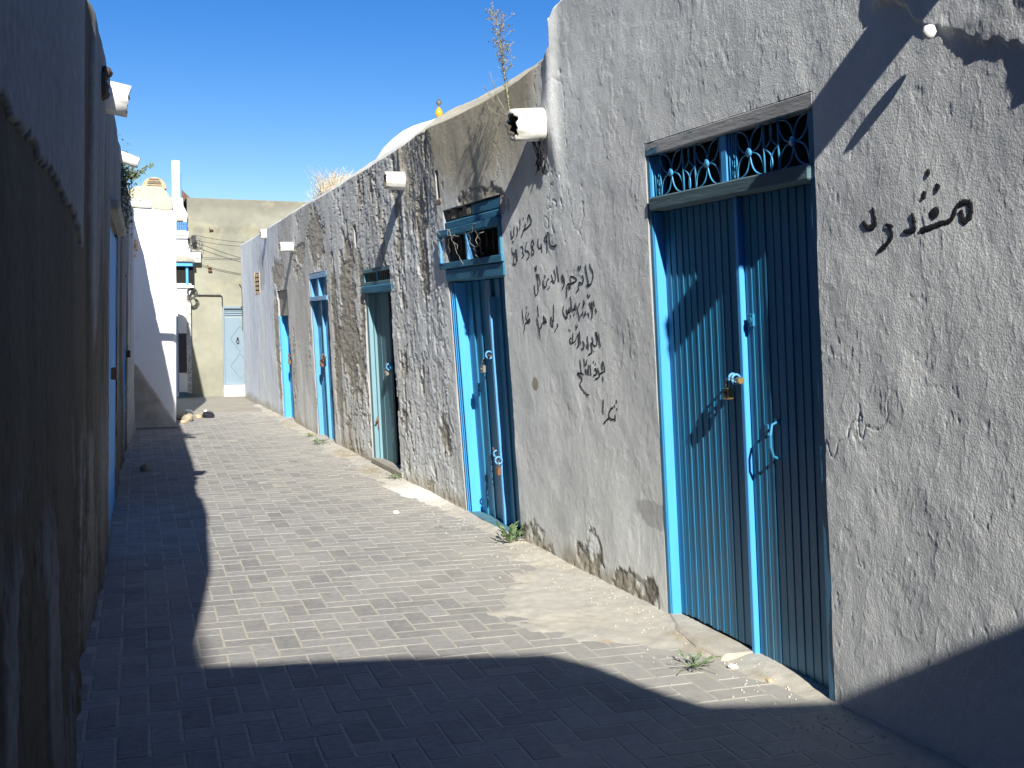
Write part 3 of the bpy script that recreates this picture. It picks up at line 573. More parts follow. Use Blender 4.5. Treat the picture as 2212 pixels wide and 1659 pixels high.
stroke_mesh('graffiti_word', GF, 2120, 1400, 13.82, .010, near, 'lowest small black Arabic word')
stroke_mesh('graffiti_word', GG, 3060, 580, 4.879, .017, near, 'large black Arabic word right of the big blue door', thick=(1, 4))
# ------------------------------------------------------------------ spouts
def spout(base, tip, r, m, label, broken=.0, group='white rain spouts jutting from the walls', dark=True, seed=1):
    base = Vector(base); tip = Vector(tip); rg = random.Random(seed)
    ax = (tip-base).normalized(); u = ax.orthogonal().normalized(); w = ax.cross(u); n = 28; L = (tip-base).length
    vs = []; fs = []
    rings = [(0, r*1.02, 0), (.5, r*1.03, 0), (1, r, 1), (1, r*.74, 1), (.55, r*.70, 0)]
    wob = [broken*rg.uniform(-1, 1) for k in range(n)]
    for t, rad, e in rings:
        for k in range(n):
            a = 2*math.pi*k/n; f = 1+.05*math.sin(3*a+seed)+.02*rg.uniform(-1, 1)
            vs.append(base+ax*(L*t+(wob[k] if e else 0))+(u*math.cos(a)+w*math.sin(a))*rad*f)
    for i in range(len(rings)-1):
        for k in range(n): fs.append((i*n+k, i*n+(k+1) % n, (i+1)*n+(k+1) % n, (i+1)*n+k))
    e_ = empty('rain_spout', base); tag(e_, label, 'rain spout', group)
    b = MB(); b.add([v-base for v in vs[:4*n]], fs[:3*n]); b.build('pipe', m, e_, smooth=True)
    b = MB(); b.add([v-base for v in vs[3*n:]], fs[:n]+[tuple(range(n, 2*n))]); b.build('bore', M_spoutdark, e_, smooth=True)
    return e_
def rsp(y, z, L, r, lab, m=M_white, br=.008, seed=1, dy=0, dz=0, back=.03): 
    return spout(rp(y, z, -back), (float(wx(y, z))-L, y+dy, z+dz), r, m, lab, br, seed=seed)
rsp(5.80, 2.475, .180, .086, 'thick white rain spout with broken rim and a tall dry weed on it', br=.014, seed=3, dz=-.02)
rsp(8.86, 2.515, .150, .070, 'short white clay rain spout on the grey wall above the teal door', br=.008, seed=5)
rsp(14.45, 2.315, .165, .062, 'small white rain spout between the two farthest doors of the row', seed=7)
rsp(16.9, 2.66, .08, .07, 'white stub of a broken rain spout at the far end of the row', seed=9)
rsp(2.06, 2.83, .28, .085, 'white rain spout high on the nearest wall, just outside the frame', seed=11)
b = MB(); q = ws(2034, 72); b.lathe([(0, -.022), (.014, -.017), (.021, 0), (.015, .017), (0, .022)], rp(q[0], q[1], .045), 12); o = b.build('plaster_lump', M_white, near, smooth=True)
# ------------------------------------------------------------------ left-hand wall
XBY = [-6, -3, -1, 0, 1, 2, 3.7, 4.8, 5.53, 6.9, 9.0, 10.9, 12.36, 14.55, 15.3]
XBX = [-2.6, -1.4, -.70, -.47, -.32, -.21, -.09, -.085, -.04, .035, .115, .19, .26, .42, .46]
XTY = [-6, -3, -1, 0, .77, 1.9, 3.76, 5.87, 8.8, 10.95, 12, 14.5, 15.3]
XTX = [-2.6, -1.4, -.72, -.45, -.34, -.19, -.045, .055, .18, .27, .32, .46, .48]
def lx(y, z): return np.interp(y, XBY, XBX)*(1-z/2.85)+np.interp(y, XTY, XTX)*z/2.85
def ragged(y): return np.interp(y, [1, 2.4, 3, 3.5, 4, 4.45], [1.9, 1.82, 1.79, 1.755, 1.715, 1.67])+.022*fbm(y*5, y*0, 301, 3)+.030*(.4+.6*np.abs(vn(y*2.3, y*0, 307)))*((y*6.1+1.6*vn(y*2.6, y*0, 302)) % 1.0)+.012*fbm(y*23, y*0, 308, 3)-.010
def skinL(y, z):
    m = sst(-.003, .003, z-ragged(y))*sst(4.47, 4.44, y)
    m = np.maximum(m, sst(5.28, 5.34, y+.03*fbm(y, z*4, 303, 3))*sst(-.1, .15, fbm(y*1.6, z*.45, 304, 4)+.28*(z-.9)))
    m = np.maximum(m, sst(.12, .3, fbm(y*3.5, z*1.6, 305, 5, .6)+.12)*sst(1.15, .7, z+.3*fbm(y*3, z*2, 306, 3))*.8)
    return m
def DL(y, z):
    d = .010*fbm(y*1.1, z*.7, 311, 3)+.002*fbm(y*6, z*4, 312, 3)+.003*fbm(y*14, z*3, 313, 3)*sst(5.2, 6, y)
    d = d+.0016*fbm(y*38, z*30, 315, 3, .7)+.004*sst(.1, .25, fbm(y*7, z*7, 316, 4, .65))*sst(1.5, .6, z)-.002*np.exp(-(np.abs(fbm(y*2.5, z*1.6, 318, 4))/.012)**2)
    d = d+.013*skinL(y, z)-.012*sst(4.42, 4.5, y)*sst(5.34, 5.26, y)
    d = d+.008*np.exp(-((y-9.35)/.12)**2)+.008*np.exp(-((y-6.75)/.10)**2)+.016*fbm(y*3, z*3, 317, 3)*sst(.5, .05, z)
    return d
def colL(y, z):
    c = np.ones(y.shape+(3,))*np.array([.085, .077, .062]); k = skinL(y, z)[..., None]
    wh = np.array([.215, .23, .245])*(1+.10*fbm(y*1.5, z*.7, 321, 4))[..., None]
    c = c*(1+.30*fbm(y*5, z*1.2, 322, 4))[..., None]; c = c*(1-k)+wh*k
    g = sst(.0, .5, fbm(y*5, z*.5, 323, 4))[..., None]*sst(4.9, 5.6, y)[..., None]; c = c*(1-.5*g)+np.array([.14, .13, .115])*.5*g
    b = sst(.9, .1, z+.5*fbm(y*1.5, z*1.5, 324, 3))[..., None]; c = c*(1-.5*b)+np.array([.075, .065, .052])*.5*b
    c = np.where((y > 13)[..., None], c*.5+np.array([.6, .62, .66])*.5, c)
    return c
lrow = empty('left_row'); tag(lrow, 'shaded row of old flaking houses close beside the camera on the left', 'building')
LD = [(6.98, 8.95, -.06, 2.02), (11.75, 12.45, -.06, 1.85)]
def left_wall():
    keys = [k for o in LD for k in (o[0], o[1])]
    ys = spaced(-6, 15.3, lambda y: .007 if 1.6 < y < 5.5 else .012 if .5 < y < 7 else .03, keys); zs = spaced(-.06, 2.72, lambda z: .0085, [2.02, 1.85])
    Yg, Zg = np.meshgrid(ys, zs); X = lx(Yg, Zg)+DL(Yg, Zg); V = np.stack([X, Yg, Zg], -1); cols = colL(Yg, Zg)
    caps = []; cc = []; top = .12+.02*fbm(ys*1.5, ys*0, 331, 4)
    for k in range(1, 8):
        a = k/7*math.pi/2; caps.append(np.stack([X[-1]-.13*(1-math.cos(a)), ys, 2.72+top*math.sin(a)], -1)); cc.append(cols[-1])
    last = caps[-1].copy(); last[:, 0] -= 1.5; caps.append(last); cc.append(cols[-1])
    V = np.concatenate([V, np.array(caps)]); cols = np.concatenate([cols, np.array(cc)])
    mask = np.ones((V.shape[0]-1, V.shape[1]-1), bool); yc = (ys[:-1]+ys[1:])/2; zc = (zs[:-1]+zs[1:])/2
    for o in LD: mask[:len(zc)] &= ~(((zc > o[2]) & (zc < o[3]))[:, None] & ((yc > o[0]) & (yc < o[1]))[None, :])
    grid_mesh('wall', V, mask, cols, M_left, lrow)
left_wall()
def lp(y, z, d): return (float(lx(y, z))+d, y, z)
def lbox(b, y0, y1, z0, z1, d0, d1):
    a = [(y0, z0), (y1, z0), (y1, z1), (y0, z1)]; return b.hexa([lp(y, z, d0) for y, z in a]+[lp(y, z, d1) for y, z in a])
def lb(name, m, parent, *bx, bevel=.003, label=None):
    if name == 'door':
        e = empty('door'); e.parent = parent
        if label: e['label'] = label
        lb('frame_post', m, e, *bx, bevel=bevel); return e
    o = None
    for q in bx:
        b = MB(); lbox(b, *q); o = b.build(name, m, parent, bevel=bevel, label=label)
    return o
door = lb('door', M_cyan, lrow, (6.985, 7.06, 0, 2.01, -.12, .006), (8.87, 8.945, 0, 2.01, -.12, .006), label='bright blue door seen edge on in the shade')
for k in range(12): lb('board', M_cyan, door, (7.062+k*.1506, 7.208+k*.1506, .01, 1.99, -.03, -.004+.004*(k % 2)))
lb('lintel', M_grey, door, (6.9, 9.1, 2.03, 2.09, -.1, .07), bevel=.01)
lb('handle', M_rust, door, (7.9, 7.96, 1.0, 1.08, .0, .035))
lb('reveal', M_roof, lrow, (6.90, 6.984, -.02, 2.02, -.15, -.012), (8.946, 9.0, -.02, 2.02, -.15, -.012), (11.70, 11.75, 0, 1.85, -.15, -.012), (12.45, 12.5, 0, 1.85, -.15, -.012), (6.9, 9.0, 2.021, 2.06, -.15, -.012), (11.7, 12.5, 1.851, 1.9, -.15, -.012), bevel=0)
door = lb('door', M_cyan, lrow, (11.76, 11.80, 0, 1.84, -.12, .004), (12.40, 12.44, 0, 1.84, -.12, .004), label='narrow blue door farther along the shaded left wall')
for k in range(5): lb('board', M_cyan, door, (11.802+k*.119, 11.918+k*.119, .01, 1.83, -.04, -.01))
e = empty('padlock', lp(11.9, 1.09, .035)); tag(e, 'dark padlock on the narrow blue door in the shaded left wall', 'padlock', 'padlocks hanging on the shop doors')
b = MB(); b.box(-.012, .03, -.03, .03, -.07, 0); b.build('body', M_plastic, e, bevel=.004)
b = MB(); b.tube([(.008, -.018, -.002), (.008, -.018, .03), (.008, 0, .048), (.008, .018, .03), (.008, .018, -.002)], .005, 6); b.build('shackle', M_steel, e, smooth=True)
b = MB(); b.box(-3.5, -.75, -6, -.2, 0, 2.7); b.box(-3.5, -.45, -.19, 6, 0, 2.7); b.box(-3.5, -.2, 6.01, 15.2, 0, 2.7); b.build('roof', M_roof, lrow)
b = MB(); b.box(-4.5, -1.5, -7, 15.2, 2.71, 6.8); b.build('sky_blocker', M_roof, lrow)  # unseen block added above the row to cut sky light in the lane
b = MB(); b.add([(-.3, 15.3, 0), (.47, 15.3, 0), (.49, 15.3, 2.75), (-.3, 15.3, 2.75)], [(0, 1, 2, 3)]); b.build('end_wall', M_bwhite, lrow)
def lsp(y, z, L, r, lab, seed, dz=-.03, br=.012, dy=0): return spout(lp(y, z, -.05), (float(lx(y, z))+L, y+dy, z+dz), r, M_white, lab, br, seed=seed)
lsp(6.3, 2.575, .125, .082, 'thick broken white rain spout, nearest on the left wall, its tip in the sun', 21, br=.006)
lsp(9.4, 2.70, .15, .042, 'slim white rain spout on the left wall above the green plant', 22, dz=-.07, br=.006)
lsp(12.9, 2.655, .245, .048, 'slim white rain spout in the sun before the white building', 23, dz=-.015, br=.004)
b = MB(); rg = random.Random(3)
for k in range(9): 
    y = 5.85+rg.uniform(-.08, .12); z = 2.55+rg.uniform(-.06, .07); x = lp(y, z, 0)[0]; s_ = rg.uniform(.02, .04)
    b.lathe([(0, -s_), (s_*.8, -s_*.5), (s_, 0), (s_*.6, s_*.7), (0, s_)], (x+rg.uniform(-.01, .03), y, z), 7)
o = b.build('broken_spout', M_spoutdark, lrow)
# ------------------------------------------------------------------ building behind the camera
b = MB(); out = [(-3.0, -.75), (-.54, -.78), (.19, -.93), (.86, -1.12), (.96, -1.30), (1.07, -1.71), (1.16, -1.90), (1.40, -1.97), (1.74, -2.06), (2.7, -2.1), (2.7, -7), (-3.0, -7)]
n = len(out); b.add([(x, y, 0) for x, y in out]+[(x, y, 3.27) for x, y in out], [tuple(range(n))[::-1], tuple(n+i for i in range(n))]+[(i, (i+1) % n, n+(i+1) % n, n+i) for i in range(n)])
cb = empty('corner_building'); tag(cb, 'plastered building closing the lane behind the camera', 'building'); b.build('wall', M_roof, cb, bevel=.04)
b = MB(); b.box(-3.0, 2.7, -8, -4.2, 3.28, 4.15); b.build('sky_blocker', M_roof, cb)  # added mass, out of view, that blocks the sky behind the camera


# ------------------------------------------------------------------ ground, pavers, mortar strip
def sheet(name, x0, x1, y0, y1, sx, sy, zf, m, colf=None):
    xs = np.arange(x0, x1+sx, sx); ys = np.arange(y0, y1+sy, sy); X, Y = np.meshgrid(xs, ys)
    V = np.stack([X, Y, zf(X, Y)], -1); c = colf(X, Y) if colf else np.ones(X.shape+(3,))*.3
    o = grid_mesh(name, V, np.ones((V.shape[0]-1, V.shape[1]-1), bool), c, m); return o
g = MB(); g.add([(-60, -60, -.05), (80, -60, -.05), (80, 120, -.05), (-60, 120, -.05)], [(0, 1, 2, 3)]); tag(g.build('ground', M_ground), kind='structure')
pv = sheet('paving', -1.3, 2.75, -.9, 17.6, .045, .045, lambda X, Y: -.0016+.0006*fbm(X*5, Y*5, 401, 3), M_sand)
tag(pv, kind='structure')
yard = sheet('lane_end', -1.0, 5.0, 17.0, 24.0, .12, .12, lambda X, Y: .0+.006*fbm(X*1.5, Y*1.5, 403, 3)-.02*sst(17.5, 17.0, Y), M_ground); tag(yard, kind='structure')
TH = math.atan(901/FPX)-math.atan(806/FPX); e1 = np.array([math.cos(TH), -math.sin(TH)]); e2 = np.array([math.sin(TH), math.cos(TH)]); U_ = .105
def gpt(px, py):
    d = cF*FPX+cR*(px-1106)+cU*(829.5-py); t = -CAMH/d[2]; return np.array([d[0]*t, d[1]*t])
G0 = gpt(535.6, 1380.2)
def proj(x, y, z=0):
    v = np.array([x, y, z-CAMH]); w = v@cF
    return (1106+FPX*(v@cR)/w, 829.5-FPX*(v@cU)/w, w)
APX = [(2.9, 3.6, 4.19, 4.44, 4.62, 5.0, 5.33, 5.82, 6.65, 7.5, 8.3, 10.2, 12.3, 13.9, 15.9, 19), (2.42, 2.35, 2.26, 1.90, 1.80, 1.78, 1.95, 2.18, 2.36, 2.38, 2.30, 2.22, 2.26, 2.30, 2.36, 2.45)]
rg = random.Random(11); cand = []
for i in range(-60, 60):
    for j in range(-70, 160):
        for hor in (0, 1):
            if (i-j) % 4 != (0 if hor else 3): continue
            L_, W_ = (2, 1) if hor else (1, 2)
            c = G0+e1*(i+L_/2)*U_+e2*(j+W_/2)*U_
            if not (-.85 < c[1] < 17.3): continue
            if not (np.interp(c[1], XBY, XBX)-.05 < c[0] < 2.50): continue
            cand.append((c[0], c[1], hor))
def score(c):
    x, y, _ = c
    if y < 1: return 1e9
    px, py, w = proj(x, y)
    if not (-60 < px < 2270 and py < 1720): return 1e6+w
    if x > np.interp(y, APX[0], APX[1])+.15: return 1e5+w
    return w
cand.sort(key=score)
def paver_geo(b, x, y, hor, tone, z=0, chip=None):
    gx = (2*U_ if hor else U_)/2-.0045; gy = (U_ if hor else 2*U_)/2-.0045; bv = .0025; rot = rg.gauss(0, .008)
    ca, sa = math.cos(TH+rot), math.sin(TH+rot); tx, ty = rg.gauss(0, .004), rg.gauss(0, .004)
    def q(u, v, h): return (x+u*ca+v*sa, y-u*sa+v*ca, z+h+tx*u+ty*v)
    vs = []
    for (k, h) in ((0, -.05), (0, -.0022), (bv, 0)):
        for (a, c_) in ((-1, -1), (1, -1), (1, 1), (-1, 1)): vs.append(q(a*(gx-k), c_*(gy-k), h))
    fs = [(8, 9, 10, 11)]+[(r*4+i, r*4+(i+1) % 4, (r+1)*4+(i+1) % 4, (r+1)*4+i) for r in (0, 1) for i in range(4)]
    b.add(vs, fs, tone)
VAR = []
for k in range(12):
    b = MB(); paver_geo(b, 0, 0, k % 2 == 0, 0.0); o = b.build('paver', M_paver); VAR.append(o.data); bpy.data.objects.remove(o)
for x, y, hor in cand[:300]:
    o = bpy.data.objects.new('paver', VAR[2*rg.randrange(6)+(0 if hor else 1)]); link(o, pv); o.location = (x, y, rg.gauss(0, .0006))
b = MB()
for x, y, hor in cand[300:]: paver_geo(b, x, y, hor, rg.random(), rg.gauss(0, .0006))
tag(b.build('paver', M_paver, pv), kind='stuff')
def apz(X, Y):
    xb = np.interp(Y, APX[0], APX[1])+.16*fbm(Y*2.1, X*2.5, 411, 4)+.10*fbm(X*7, Y*7, 412, 3)
    return -.010+.019*sst(-.10, .22, X-xb)+.0035*fbm(X*9, Y*9, 413, 4)+.002*fbm(X*40, Y*40, 415, 2)+.012*sst(2.32, 2.52, X)
def apc(X, Y):
    c = np.ones(X.shape+(3,))*np.array([.44, .41, .35])*(1+.16*fbm(X*4, Y*4, 421, 4))[..., None]
    n = sst(.0, .35, fbm(X*3, Y*3, 422, 4))[..., None]; c = c*(1-.6*n)+np.array([.42, .41, .37])*.6*n
    n = sst(.25, .5, fbm(X*5+3, Y*3, 423, 4))[..., None]; c = c*(1-.6*n)+np.array([.34, .27, .17])*.6*n
    w = (np.exp(-((Y-8.6)/.6)**2)*sst(1.9, 2.1, X+.3*fbm(X*3, Y*3, 424, 4)))[..., None]; c = c*(1-.8*w)+np.array([.78, .76, .72])*.8*w
    return c
o = sheet('mortar_strip', 1.45, 2.60, 2.4, 18.6, .0125, .02, apz, M_apron, apc); tag(o, kind='structure')
# chalk dust on the pavers opposite the rough wall
# ------------------------------------------------------------------ weeds and plants
def leafquad(b, p, d, up, L, w, tone, bend=.2):
    p = Vector(p); d = Vector(d).normalized(); s_ = d.cross(Vector(up)).normalized()
    if s_.length < .1: s_ = d.orthogonal().normalized()
    n = s_.cross(d)
    m = p+d*L*.5+n*bend*L*.2; t = p+d*L-n*bend*L*.15
    b.add([p, m+s_*w, t, m-s_*w], [(0, 1, 2, 3)], tone)
def rosette(loc, n, L, w, lab, m=M_leaf, seed=1, flat=.5, stems=3, grp='small weeds growing along the foot of the right wall'):
    r = random.Random(seed); e = empty('weed', loc); tag(e, lab, 'weed', grp); b = MB()
    for k in range(n):
        a = r.uniform(0, 2*math.pi); el = r.uniform(.05, 1.1)*(1-flat)+.25; d = Vector((math.cos(a)*math.cos(el), math.sin(a)*math.cos(el), math.sin(el)))
        l = L*r.uniform(.5, 1); p = Vector((0, 0, .004)); q = p+d*l*.45
        b.tube([p, q], .0018, 4, tone=r.random())
        for t in range(3): leafquad(b, q+d*l*.16*t, (d+Vector((r.uniform(-.5, .5), r.uniform(-.5, .5), r.uniform(-.2, .3)))), (0, 0, 1), l*.33, w*r.uniform(.6, 1), r.random())
    b.build('foliage', m, e)
    b = MB()
    for k in range(stems):
        a = r.uniform(0, 6.28); b.tube([(0, 0, 0), (math.cos(a)*L*.4, math.sin(a)*L*.4, L*.15), (math.cos(a)*L, math.sin(a)*L, L*.1*r.random())], .0018, 4)
    b.build('stem', M_weed, e); return e
rosette((2.40, 6.50, .015), 26, .16, .016, 'leafy weed at the foot of the wall beside the wire tangled blue door', seed=5, flat=.35)
rosette((2.22, 3.90, .01), 16, .12, .007, 'flat sprawling weed at the corner of the concrete step before the big door', seed=6, flat=.9)
rosette((2.44, 9.46, .01), 14, .12, .009, 'small weed under the sill of the faded teal door', seed=7, flat=.6)
rosette((2.36, 13.3, .01), 12, .10, .012, 'farther of the two tiny weeds before the mid blue door', seed=8, flat=.7)
rosette((2.34, 12.5, .01), 18, .14, .014, 'nearer of the two tiny weeds before the mid blue door', seed=9, flat=.7)
# tall dry weed on the spout
e = empty('tall_weed', rp(5.93, 2.56, .14)); tag(e, 'tall dry weed with fuzzy seed heads growing from the thick rain spout', 'weed')
r = random.Random(12); stem = [Vector((0, 0, -.02)), Vector((-.004, .03, .10)), Vector((-.012, .07, .22)), Vector((-.02, .085, .34)), Vector((-.035, .10, .46)), Vector((-.04, .115, .54))]
b = MB(); b.tube(stem, [.006, .006, .005, .004, .003, .002], 6)
br = MB(); fl = MB(); lf = MB()
def at_stem(t):
    t *= len(stem)-1; i = min(int(t), len(stem)-2); return stem[i].lerp(stem[i+1], t-i)
for k in range(150):
    t = r.uniform(.05, .55); p = at_stem(t); a = r.uniform(0, 6.28); leafquad(lf, p, (math.cos(a), math.sin(a), r.uniform(.3, 1.2)), (0, 0, 1), r.uniform(.015, .035), .0022, r.random())
for k in range(70):
    t = r.uniform(.38, 1.0); p = at_stem(t); a = r.uniform(0, 6.28); L = r.uniform(.02, .10)*(1.15-abs(t-.8)*.9)
    d = Vector((math.cos(a), math.sin(a), r.uniform(.5, 1.5))).normalized(); q = p+d*L; br.tube([p, p+d*L*.5, q], .0012, 4)
    for j in range(5):
        s_ = q+Vector((r.gauss(0, .008), r.gauss(0, .008), r.gauss(0, .008)))
        for m_ in range(3): leafquad(fl, s_, (r.gauss(0, 1), r.gauss(0, 1), r.gauss(.5, 1)), (r.random(), r.random(), 1), .009, .0028, r.random())
for (sy, sz, n) in ((.32, .13, 9), (.40, .02, 7), (.22, .22, 7), (.12, .28, 6)):          # side sprays
    P0 = Vector((0, -.0, -.05)); P1 = P0+Vector((-.06, sy*.45, sz*.5)); P2 = P0+Vector((-.08, sy, sz)); br.tube([P0, P1, P2], .0016, 4)
    for k in range(n):
        t = .25+.75*k/n; p = P0.lerp(P2, t)+(P1-P0.lerp(P2, .5))*(1-abs(2*t-1)); d = Vector((r.uniform(-.5, .5), r.uniform(-.3, 1), r.uniform(.2, 1.2))).normalized()
        br.tube([p, p+d*r.uniform(.03, .09)], .0009, 4)
        if k % 2: leafquad(fl, p+d*.05, d, (1, 0, 0), .008, .0025, r.random())
b.build('stem', M_weed, e, smooth=True); br.build('branches', M_weed, e); fl.build('seed_heads', M_fluff, e); lf.build('foliage', M_green, e)
# dead roots hanging under that spout
b = MB()
for k in range(14):
    y = 5.80+r.uniform(-.06, .08); z = 2.37; b.tube([rp(y, z+.02, r.uniform(.0, .05)), rp(y+r.uniform(-.02, .03), z-.07, r.uniform(0, .03)), rp(y+r.uniform(-.03, .05), z-r.uniform(.10, .17), r.uniform(.0, .02))], .004, 4)
o = b.build('dead_roots', M_plastic, row)
# straw tuft on the row's roof
e = empty('dry_grass_tuft', (2.44, 12.7, 2.82)); tag(e, 'pale dry grass tuft growing on top of the low wall', 'dry grass'); b = MB()
for k in range(480):
    y = r.gauss(0, .5); x = r.uniform(-.03, .25); a = r.uniform(0, 6.28); h = r.uniform(.10, .40)*math.exp(-(y/.75)**2); d = Vector((math.cos(a)*.6, math.sin(a)*.9, 1)).normalized()
    p = Vector((x, y, .0)); b.tube([p, p+d*h*.6, p+d*h+Vector((0, r.uniform(-.05, .08), -.02))], [.0024, .002, .001], 3, tone=r.random())
    if k % 3 == 0: leafquad(b, p+d*h*.8, (r.gauss(0, 1), r.gauss(0, 1), .6), (0, 0, 1), .04, .004, r.random())
tag(b.build('blades', M_straw, e), kind='stuff')
# green shrub on the left wall
e = empty('hanging_shrub', (.22, 9.75, 2.50)); tag(e, 'green bushy plant growing out of the top of the shaded left wall', 'plant'); b = MB(); tw = MB()
for (c, s_, n) in (((.03, 0, -.02), (.035, .10, .13), 900), ((.05, .05, .10), (.04, .08, .04), 240), ((.03, 0, -.32), (.03, .07, .05), 110)):
    for k in range(n):
        p = Vector((c[0]+r.gauss(0, s_[0]), c[1]+r.gauss(0, s_[1]), c[2]+r.gauss(0, s_[2]))); leafquad(b, p, (r.gauss(.4, 1), r.gauss(0, 1), r.gauss(0, 1)), (0, 0, 1), r.uniform(.015, .04), .008, r.random())
for (tx, tz) in ((.26, .18), (.20, .12), (.10, .14)):
    tw.tube([(.03, 0, .0), (tx*.5, .0, tz*.65), (tx, .02, tz)], .003, 5)
    for k in range(46):
        t = r.uniform(.25, 1.02); p = Vector((.03+(tx-.03)*t, .01, tz*(t**.8))); sg = r.choice((-1, 1)); leafquad(b, p, (.5, r.gauss(0, .4), sg*r.uniform(.3, 1)), (0, 1, 0), r.uniform(.02, .035), .006, r.random())
b.build('foliage', M_green, e); tw.build('twigs', M_weed, e)
# ------------------------------------------------------------------ white building with the buttress
wb_ = empty('white_building'); tag(wb_, 'small white limewashed building with rounded gable and sloping buttress at the bend', 'building')
b = MB(); Y0, Y1 = 15.36, 18.3
prof = [(.42, 0), (.985, 0), (.995, .8), (1.01, 1.6), (1.022, 2.5), (1.01, 2.78), (.985, 2.93), (.93, 3.03), (.88, 3.095), (.80, 3.115), (.56, 3.11), (.42, 3.05)]
n = len(prof); b.add([(x, Y0, z) for x, z in prof]+[(x+(.15 if x > .9 else 0), Y1, z) for x, z in prof], [tuple(range(n)), tuple(n+i for i in range(n))[::-1]]+[(i, (i+1) % n, n+(i+1) % n, n+i) for i in range(n)])
o = b.build('wall', M_bwhite, wb_, bevel=.035)
b = MB(); pr2 = [(.42, 2.865), (.92, 2.80), (1.005, 2.83), (.985, 2.935), (.93, 3.035), (.88, 3.10), (.80, 3.12), (.56, 3.115), (.42, 3.055)]
n = len(pr2); b.add([(x, Y0-.012, z) for x, z in pr2]+[(x*1.004, Y0+.6, z+.004) for x, z in pr2], [tuple(range(n)), tuple(n+i for i in range(n))[::-1]]+[(i, (i+1) % n, n+(i+1) % n, n+i) for i in range(n)]); b.build('parapet', M_cap, wb_, bevel=.02)
b = MB(); vs = []; fs = []; R0 = .155
for j, yy in enumerate((Y0+.05, Y0+.35)):
    for k in range(15):
        a = math.pi*k/14; vs.append((.765+R0*math.cos(a), yy, 3.10+.145*math.sin(a)))
b.add(vs, [tuple(range(15)), tuple(range(15, 30))[::-1]]+[(k, k+1, 16+k, 15+k) for k in range(14)]); b.build('gable_cap', M_brick, wb_, bevel=.008)
for k in range(4): 
    b = MB(); z = 3.135+k*.026; w_ = R0*math.sqrt(max(.02, 1-((z-3.10)/.145)**2))*.62; b.box(.765-w_, .765+w_, Y0+.036, Y0+.055, z, z+.015); b.build('brick', M_stone, wb_)
b = MB(); q = [(.42, 0), (1.0, 0), (.985, .03), (.50, .82), (.42, .86)]; n = 5
b.add([(x, Y0-.30+(.22 if z > .5 else 0), z) for x, z in q]+[(x, Y0+.02, z) for x, z in q], [tuple(range(n)), tuple(n+i for i in range(n))[::-1]]+[(i, (i+1) % n, n+(i+1) % n, n+i) for i in range(n)]); b.build('buttress', mat('grubby_lime', (.50, .46, .38), .95, .15, 5, dirt=(.28, .24, .18), dscale=3, dlo=.45, dhi=.75, bump=.5, bscale=30), wb_, bevel=.03)
b = MB()
for k in range(12): b.lathe([(0, -.018), (.02, -.008), (.022, .01), (0, .02)], (.51+r.uniform(-.03, .03), Y0-.05, 2.30+r.uniform(-.1, .12)), 6)
tag(b.build('broken_plaster', M_brick, wb_), kind='stuff')
# ------------------------------------------------------------------ far khaki house and white entrance
fh = empty('khaki_house'); tag(fh, 'khaki cement rendered house closing the lane, with a grey steel door', 'building')
def far_wall():
    xs = np.arange(1.60, 7.0, .025); zs = np.append(np.arange(-.05, 3.58, .025), 3.585); X, Z = np.meshgrid(xs, zs)
    Yv = 21.1-(.012*fbm(X*1.6, Z*1.6, 501, 4)+.004*fbm(X*8, Z*8, 502, 3))
    c = np.ones(X.shape+(3,))*np.array([.262, .258, .205])*(1+.26*fbm(X*1.3, Z*1.3, 503, 4))[..., None]
    t = sst(3.30, 3.50, Z+.10*fbm(X*3, Z*3, 504, 4))[..., None]; c = c*(1-.75*t)+np.array([.19, .18, .145])*.75*t
    t = (sst(.10, .02, np.abs(Z-3.02-.10*fbm(X*2.5, X*0, 505, 4)))*sst(2.95, 3.1, Z+.1))[..., None]; c = c*(1-.55*t)+np.array([.18, .17, .13])*.55*t
    t = sst(.25, .5, fbm(X*2.2+5, Z*2.2, 506, 4))[..., None]*sst(1.2, .2, Z)[..., None]; c = c*(1-.6*t)+np.array([.55, .52, .45])*.6*t
    t = sst(.3, .5, fbm(X*3, Z*3, 507, 4))[..., None]; c = c*(1-.25*t)+np.array([.42, .38, .25])*.25*t
    V = np.stack([X, Yv, Z], -1); xc = (xs[:-1]+xs[1:])/2; zc = (zs[:-1]+zs[1:])/2
    mask = ~(((zc > .0) & (zc < 1.63))[:, None] & ((xc > 2.20) & (xc < 2.98))[None, :]); mask &= ~((zc < .0)[:, None] & ((xc > 2.20) & (xc < 2.98))[None, :])
    V2 = V[-1:].copy(); V2[..., 1] = 24.5; V = np.concatenate([V, V2]); c = np.concatenate([c, c[-1:]]); mask = np.concatenate([mask, np.ones((1, mask.shape[1]), bool)])
    grid_mesh('wall', V, mask, c, M_khaki, fh)
far_wall()
fd = MB(); fd.box(2.195, 2.225, 21.07, 21.2, .20, 1.64).box(2.955, 2.985, 21.07, 21.2, .20, 1.64).box(2.226, 2.954, 21.07, 21.2, 1.60, 1.64); fd = fd.build('door', M_doorgrey, fh, bevel=.004)
b = MB(); b.box(2.228, 2.952, 21.11, 21.14, .205, 1.44); o = b.build('leaf', M_doorgrey, fd)
b = MB(); b.box(2.228, 2.952, 21.125, 21.14, 1.445, 1.598); b.build('transom', M_doorgrey, fd)
for k in range(3): b = MB(); b.box(2.24, 2.94, 21.105, 21.124, 1.475+k*.042, 1.487+k*.042); b.build('transom_bar', M_doorgrey, fd)
